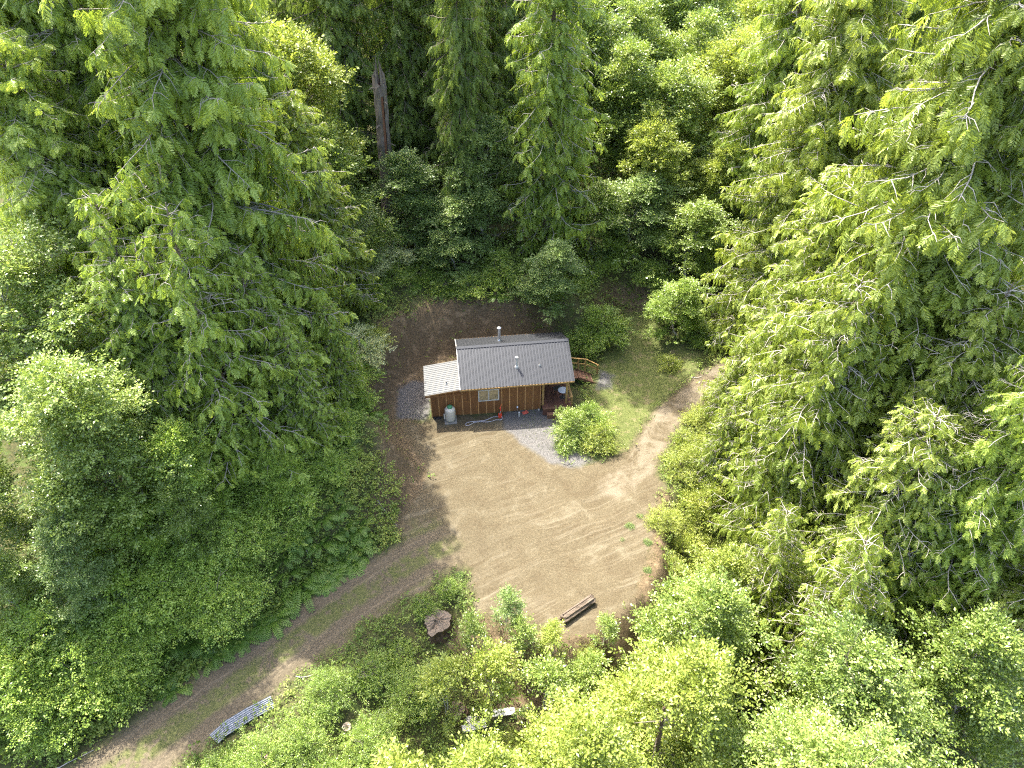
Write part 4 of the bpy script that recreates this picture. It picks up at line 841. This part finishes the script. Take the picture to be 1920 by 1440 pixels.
tr(ALD_B, 'alder_tree', 20.5, -23.5, .9, 'leafy alder between the right-hand cedars and the near alders', 'alder')
tr(CED_B, 'cedar_tree', 25.5, -13, .95, 'cedar at the right edge below the big old cedar', 'cedar', rz=.4)
tr(CED_C, 'cedar_tree', 14.9, -3.0, .5, 'low bushy conifer at the driveway side of the right-hand cedars', 'cedar_y')
tr(CED_C, 'cedar_tree', 15.6, -7.6, .8, 'light green conifer in front of the right-hand cedars', 'cedar_y')
tr(CED_B, 'cedar_tree', 17.0, -8.2, .85, 'cedar in front of the big old cedar, facing the clearing', 'cedar_y', sz=.62)
tr(CED_B, 'cedar_tree', 21.6, -14.0, .92, 'cedar directly below the big old cedar at right', 'cedar_y', sz=.8)
# near alders, lower right
tr(ALD_C, 'alder_tree', 11.0, -28.2, .98, 'near alder with big bright leaves at bottom right', 'alder')
tr(ALD_C, 'alder_tree', 15.5, -25.6, .92, 'bright alder cut by the right edge at lower right', 'alder')
tr(ALD_C, 'alder_tree', 16.5, -30.5, 1.0, 'nearest alder in the bottom right corner', 'alder')
tr(ALD_B, 'alder_tree', 7.6, -25.4, .95, 'yellow-green young alder below the bare dirt slope', 'alder_y')
tr(ALD_B, 'alder_tree', 9.6, -21.2, .85, 'yellow-green young alder right of the bare dirt slope', 'alder')
tr(ALD_B, 'alder_tree', 3.2, -28.2, .9, 'yellow-green young alder at the bottom centre', 'alder_y')
tr(ALD_B, 'alder_tree', 11.2, -17.6, .62, 'bushy young alder on the right slope below the clearing', 'alder_y')
tr(ALD_B, 'alder_tree', -1.2, -28.6, .75, 'low yellow-green alder at the bottom edge left of centre', 'alder_y')
tr(SAP, 'alder_sapling', -1.0, -21.8, 1.0, 'open sapling with loose leaves below the clearing', 'alder_y', 'sapling')
tr(SAP, 'alder_sapling', 1.6, -22.4, .95, 'leafy sapling between the log and the white boards', 'alder', 'sapling')
tr(SAP, 'alder_sapling', -3.4, -22.8, .9, 'leafy sapling beside the big stump', 'alder_y', 'sapling')
tr(SAP, 'alder_sapling', -5.2, -27.6, 1.15, 'single yellow sapling top at the bottom edge', 'alder_y', 'sapling')
tr(SAP, 'alder_sapling', -.3, -18.8, .62, 'thin small sapling standing at the front edge of the dirt', 'alder_d', 'sapling')
tr(SAP, 'alder_sapling', .7, -20.0, .6, 'sapling just below the near edge of the dirt', 'alder', 'sapling')
tr(SAP, 'alder_sapling', 2.2, -20.3, .55, 'low sapling left of the weathered log', 'alder_y', 'sapling')
tr(SAP, 'alder_sapling', -1.9, -19.6, .6, 'low sapling right of the big stump', 'alder', 'sapling')
tr(SAP, 'alder_sapling', 4.9, -19.6, .5, 'low sapling under the right end of the log', 'alder', 'sapling')
tr(SAP, 'alder_sapling', 4.0, -21.6, .85, 'leafy sapling below the weathered log', 'alder', 'sapling')

# single weeds in the bare dirt
for x, y, s_, lab in ((7.3, -12.0, .30, 'small dark weed near the right edge of the bare dirt'), (8.0, -11.2, .22, 'tiny weed beside the small dark weed in the dirt'), (6.7, -13.0, .18, 'lone sprig in the bare dirt left of the weeds'), (8.2, -13.2, .28, 'low weed where the dirt meets the right slope'), (7.9, -15.2, .26, 'weed at the lower right rim of the dirt'), (-3.0, -15.6, .3, 'weed at the corner of the dirt and the road')):
    plant(SHR[3], 'weed', x, y, s_ * .7, None, rnd.uniform(0, 6), 'alder_d', ('limb_d', 'limb_d'), lab, 'weed')
# shrubs
def shrubs(pts, label, group, crown, kinds=(0, 1, 3), ref=(0, 0), word='cabin'):
    base_label = label
    for n_, (x, y, s) in enumerate(sorted(pts, key=lambda q_: math.hypot(q_[0] - ref[0], q_[1] - ref[1]))):
        label = '%s, %s counting from the %s' % (base_label, ORD[n_], word)
        plant(SHR[rnd.choice(kinds)], 'shrub', x, y, s, None, rnd.uniform(0, 6.28), crown, ('limb_d', 'limb_d'), label, 'shrub', group)
def one(pts, label, crown, kind):
    x, y, s = pts; plant(SHR[kind], 'shrub', x, y, s, None, rnd.uniform(0, 6.28), crown, ('limb_d', 'limb_d'), label, 'shrub')
one((4.5, -3.9, .82), 'green shrub hiding the front corner of the porch', 'alder', 0)
one((5.5, -3.5, .75), 'leafy bush between the porch shrub and the driveway', 'shrub', 0)
one((5.7, -4.7, .82), 'yellow-green bush at the driveway side of the porch shrub', 'shrub_y', 1)
one((3.9, -5.2, .66), 'low bush at the gravel edge of the porch shrub', 'shrub', 3)
one((7.2, 6.9, 1.1), 'leafy shrub behind the wooden stairs', 'shrub', 0)
one((5.6, 5.6, .9), 'dark green shrub at the rear right corner of the cabin', 'shrub', 1)
one((8.4, 9.0, .9), 'pale-leaved shrub at the top of the lawn', 'shrub_y', 3)
one((12.5, 4.1, .72), 'small pale shrub standing alone on the lawn', 'shrub_y', 3)
one((-11.4, 10.2, 1.15), 'whitish-leaved shrub at the foot of the dark hemlocks', 'shrub_p', 2)
one((-11.0, -.2, 1.0), 'pale yellow-green shrub overhanging the brown bank', 'shrub_p', 0)
one((-10.6, 1.8, .9), 'bright shrub on top of the brown bank left of the cabin', 'shrub_y', 1)
shrubs([(-9.5 + i * 2.1, 9.6 + math.sin(i * 1.7) * .9 - abs(i - 3) * .25, .8 + .12 * (i % 3)) for i in range(7)] + [(-7, 11.6, 1), (-1, 11.8, 1), (1.5, 10.6, .9), (-11, 7, .9)],
       'green shrub above the bank behind the cabin', 'shrubs above the bank behind the cabin', 'shrub')
shrubs([(5.2, 11, 1), (6.6, 13, .9), (13.2, 12.6, 1), (15, 9.4, .9), (15.6, 7.2, .8), (12.2, 13.6, .9), (9.2, 15.2, 1.1)], 'green shrub beyond the lawn', 'shrubs beyond the lawn', 'shrub')
shrubs([(12.2, -4.8, .8), (13.2, -6.2, .9), (11.6, -7.0, .8), (12.4, -9.4, .9), (11.2, -10.8, .8), (13.6, -2.6, .7), (11.0, -13.0, .9), (12.4, -13.6, 1.0), (10.2, -15.4, .8), (11.6, -12.0, .8), (14.6, -7.4, 1), (14.6, -10, 1), (15.4, -.6, .7)],
       'light green shrub right of the clearing', 'shrubs right of the clearing', 'shrub_y', ref=(16, 2), word='driveway end')
lb = []
for i in range(15):
    t = 7.5 + 12 * (i + rnd.random()) / 15; o_ = 3.4 + 4.2 * rnd.random(); lb.append((-5.5 - .70 * t - .71 * o_, -14.4 - .71 * t + .71 * o_, rnd.uniform(.8, 1.4)))
shrubs(lb + [(-14.2, -15.0, .9), (-12.4, -13.6, .8), (-16.2, -17.6, 1), (-17.8, -19.2, .9), (-19.4, -21, 1), (-15.0, -12.6, 1.1), (-18.4, -16.6, 1.2), (-20.8, -17, 1.2), (-22.6, -21.6, 1.1), (-23.0, -24, 1), (-21.6, -23.2, .8), (-13.4, -11.4, .9), (-24, -19, 1.2), (-12.9, -14.6, .8), (-15.4, -17.0, .8), (-17.0, -18.4, .9), (-18.9, -20.2, .8), (-20.3, -21.9, .9), (-21.0, -22.4, .8), (-10.7, -10.6, .7), (-14.6, -16.2, .9), (-13.2, -12.4, 1.1), (-16.6, -15.6, 1.2), (-17.2, -13.4, 1.3), (-20.0, -19.0, 1.2), (-18.8, -18.4, 1.0), (-21.6, -20.4, 1.1), (-12.0, -10.2, 1.0), (-23.8, -22.6, 1.1), (-10.4, -9.2, .7), (-11.2, -7.0, .8), (-10.4, -4.0, .9), (-11.4, -2, 1)],
       'green shrub on the bank left of the dirt road', 'shrubs on the left bank', 'shrub_l', ref=(-6, -8), word='clearing')
shrubs([(-6.0, -20.2, .7), (-7.4, -21.6, .8), (-5.4, -22.4, .8), (-9.0, -22.8, .7), (-7.0, -24.6, .8), (-10.0, -25.2, .8), (-8.6, -26.6, .8), (-11.8, -26.4, .8), (-5.2, -25.4, .7), (-13.6, -27.2, .8), (-4.9, -17.6, .55), (-3.7, -16.6, .5), (-6.4, -27.6, .9), (-3.4, -25.8, .8), (-10.8, -28.4, .9)],
       'low shrub in the weeds right of the dirt road', 'shrubs right of the dirt road', 'shrub', (1, 3), (-4.1, -18.3), 'big stump')
shrubs([(2.8, -24.6, .7), (5.4, -22.4, .6), (7.6, -19.4, .6), (8.6, -17.8, .6), (9.6, -14.2, .6), (7.4, -22.6, .8), (0, -24.6, .7), (4.2, -20.2, .5), (9.4, -11.8, .6), (.6, -20.6, .5)],
       'small yellow-green shrub on the dirt slope', 'shrubs on the dirt slope', 'shrub_y', (1, 3), (3.6, -18), 'log')
# ferns
fp = []
for i in range(70):
    t = 1.5 + 12.5 * rnd.random() ** 1.3; o_ = 2.5 + 3.6 * rnd.random() ** 1.4; fp.append((-5.5 - .70 * t - .71 * o_, -14.4 - .71 * t + .71 * o_))
fp += [(-9.2 - rnd.random() * 1.6, -9 + i * .8) for i in range(8)] + [(-17.8, -20.6), (-18.6, -21.6), (-16.4, -19.2), (-19.4, -22.4), (-16.9, -20)]
for i, (x, y) in enumerate(fp):
    o = link('sword_fern', FERN[i % 3]); s = rnd.uniform(.9, 1.5); o.location = (x, y, H1(x, y) - .03); o.scale = (s, s, s); o.rotation_euler = (rnd.uniform(-.15, .15), rnd.uniform(-.15, .15), rnd.uniform(0, 6.28))
    tag(o, 'green sword fern on the shaded bank above the dirt road', 'fern', 'sword ferns on the left bank')
for i in range(26):
    x, y = rnd.uniform(-8, 3), rnd.uniform(8.0, 11.0)
    o = link('sword_fern', FERN[i % 3]); s = rnd.uniform(.7, 1.2); o.location = (x, y, H1(x, y) - .03); o.scale = (s, s, s); o.rotation_euler = (0, 0, rnd.uniform(0, 6.28))
    tag(o, 'fern at the top of the bank behind the cabin', 'fern', 'ferns behind the cabin')
for x, y in ((5.4, -3.3), (5.9, -2.6), (5.2, -2.4), (6.4, -3.6), (6.0, -4.2), (4.9, -1.9)):
    o = link('sword_fern', FERN[0]); o.location = (x, y, H1(x, y) - .03); o.scale = (.85,) * 3; o.rotation_euler = (0, 0, rnd.uniform(0, 6.28))
    tag(o, 'yellow-green fern right of the porch shrub', 'fern', 'ferns beside the porch shrub')

# ------------------------------------------------------------------ ground cover and grass (uncountable)
rng = np.random.default_rng(77)
def scatter(n, box, keep, dens=None):
    x = rng.uniform(box[0], box[1], n); y = rng.uniform(box[2], box[3], n); z = zones(x, y); m = keep(x, y, z)
    x, y = x[m], y[m]; z = {k2: v[m] for k2, v in z.items()}; return x, y, height(x, y, z)
b = MB(); prng = random.Random(8)
def cover_keep(x, y, z):
    o = np.maximum(np.maximum(z['dirt'], z['gravel']), z['lawn']); sb = np.maximum(sd_poly(x, y, [(-10.2, -3), (-10.6, 1), (-9, 5), (-6, 7.4), (-1, 7.6), (3, 6.6), (6, -2), (-5, -6), (-5.6, -10), (-6.6, -12.4), (-8.2, -12.0), (-8, -8), (-8.6, -5)]),
                                                                               sd_poly(x, y, [(6.4, -21.2), (9.0, -17.5), (9.2, -12.5), (9.4, -9), (7, -9.0), (4.6, -18), (1, -19), (-2, -17.6), (-2.8, -18.6), (-.6, -22), (2.6, -23.6)]))
    p = np.where(o < -.15, 1.0, np.where(o < .25, .25, 0)) * np.where(sb > 0, .09, 1) * (vnoise(x * .9, y * .9, 40) > .16)
    return rng.random(len(x)) < p
x, y, h = scatter(42000, (-27, 19, -31, 15), cover_keep)
n = len(x)
for q in range(3):
    pv, pf = twig_proto(prng, 6, .34, .62, .5); s_ = np.arange(n) % 3 == q; m = s_.sum(); az = rng.random(m) * 6.28
    d = unit(np.stack([np.cos(az), np.sin(az), rng.uniform(.0, .8, m)], -1)); X, Y, Z = frames(d, np.tile([0, 0, 1.], (m, 1)), rng, .3)
    tn = np.clip(.2 + .6 * vnoise(x[s_] * .7, y[s_] * .7, 41) + rng.normal(size=m) * .1, 0, 1)[:, None] + np.zeros((1, len(pv)))
    b.stamp(pv, pf, np.stack([x[s_], y[s_], h[s_] + rng.uniform(0, .22, m)], -1), X, Y, Z, rng.uniform(.22, .5, m), 0, tn)
x, y, h = scatter(30000, (-24, -7, -26, -9), lambda x, y, z: (z['road_l'] < -.1) & (z['road_l'] > -5.5) & (z['dirt'] < -.1) & (y > x * 1.0 - 8.6) & (rng.random(len(x)) < .42)); m = len(x)
pv, pf = twig_proto(prng, 6, .36, .6, .5); az = rng.random(m) * 6.28; d = unit(np.stack([np.cos(az), np.sin(az), rng.uniform(.0, .8, m)], -1)); X, Y, Z = frames(d, np.tile([0, 0, 1.], (m, 1)), rng, .3)
b.stamp(pv, pf, np.stack([x, y, h + rng.uniform(0, .35, m)], -1), X, Y, Z, rng.uniform(.3, .6, m), 0, np.clip(.2 + .6 * vnoise(x * .7, y * .7, 47) + rng.normal(size=m) * .1, 0, 1)[:, None] + np.zeros((1, len(pv))))
tag(b.build('ground_cover', [M['cover']]), 'low leafy weeds carpeting the forest floor and road edges', 'undergrowth', None, 'stuff')
b = MB()
def grass_keep(x, y, z):
    a = np.where(z['lawn'] > -.3, .8, 0) * np.where(z['road_r'] > -.1, .12, 1); e = np.where((z['dirt'] < .25) & (z['dirt'] > -1.6), .4, 0) * (vnoise(x * .8, y * .8, 44) > .45)
    al = np.abs(z['lat'] - .1); cr_ = np.where((z['road_l'] > 0) & (x < -6.5) & ((al < .6) | (al > 1.4)), .45, 0) * (vnoise(x * 1.1, y * 1.1, 45) > .4)
    return rng.random(len(x)) < np.maximum(np.maximum(a, e), cr_)
x, y, h = scatter(150000, (-24, 20, -31, 13), grass_keep); n = len(x)
az = rng.random(n) * 6.28; d = np.stack([np.cos(az), np.sin(az), np.zeros(n)], -1); L = rng.uniform(.07, .22, n)
p = np.stack([x, y, h - .01], -1); sdv = np.stack([-d[:, 1], d[:, 0], np.zeros(n)], -1) * .012
V = np.stack([p - sdv, p + sdv, p + d * L[:, None] * .6 + np.array([0, 0, 1]) * L[:, None]], 1).reshape(-1, 3)
b.add(V, np.arange(3 * n).reshape(-1, 3), 0, np.repeat(np.clip(.15 + .7 * vnoise(x * .6, y * .6, 46) + rng.normal(size=n) * .15, 0, 1), 3))
tag(b.build('grass', [M['grass']]), 'short grass on the lawn and along the road', 'grass', None, 'stuff')
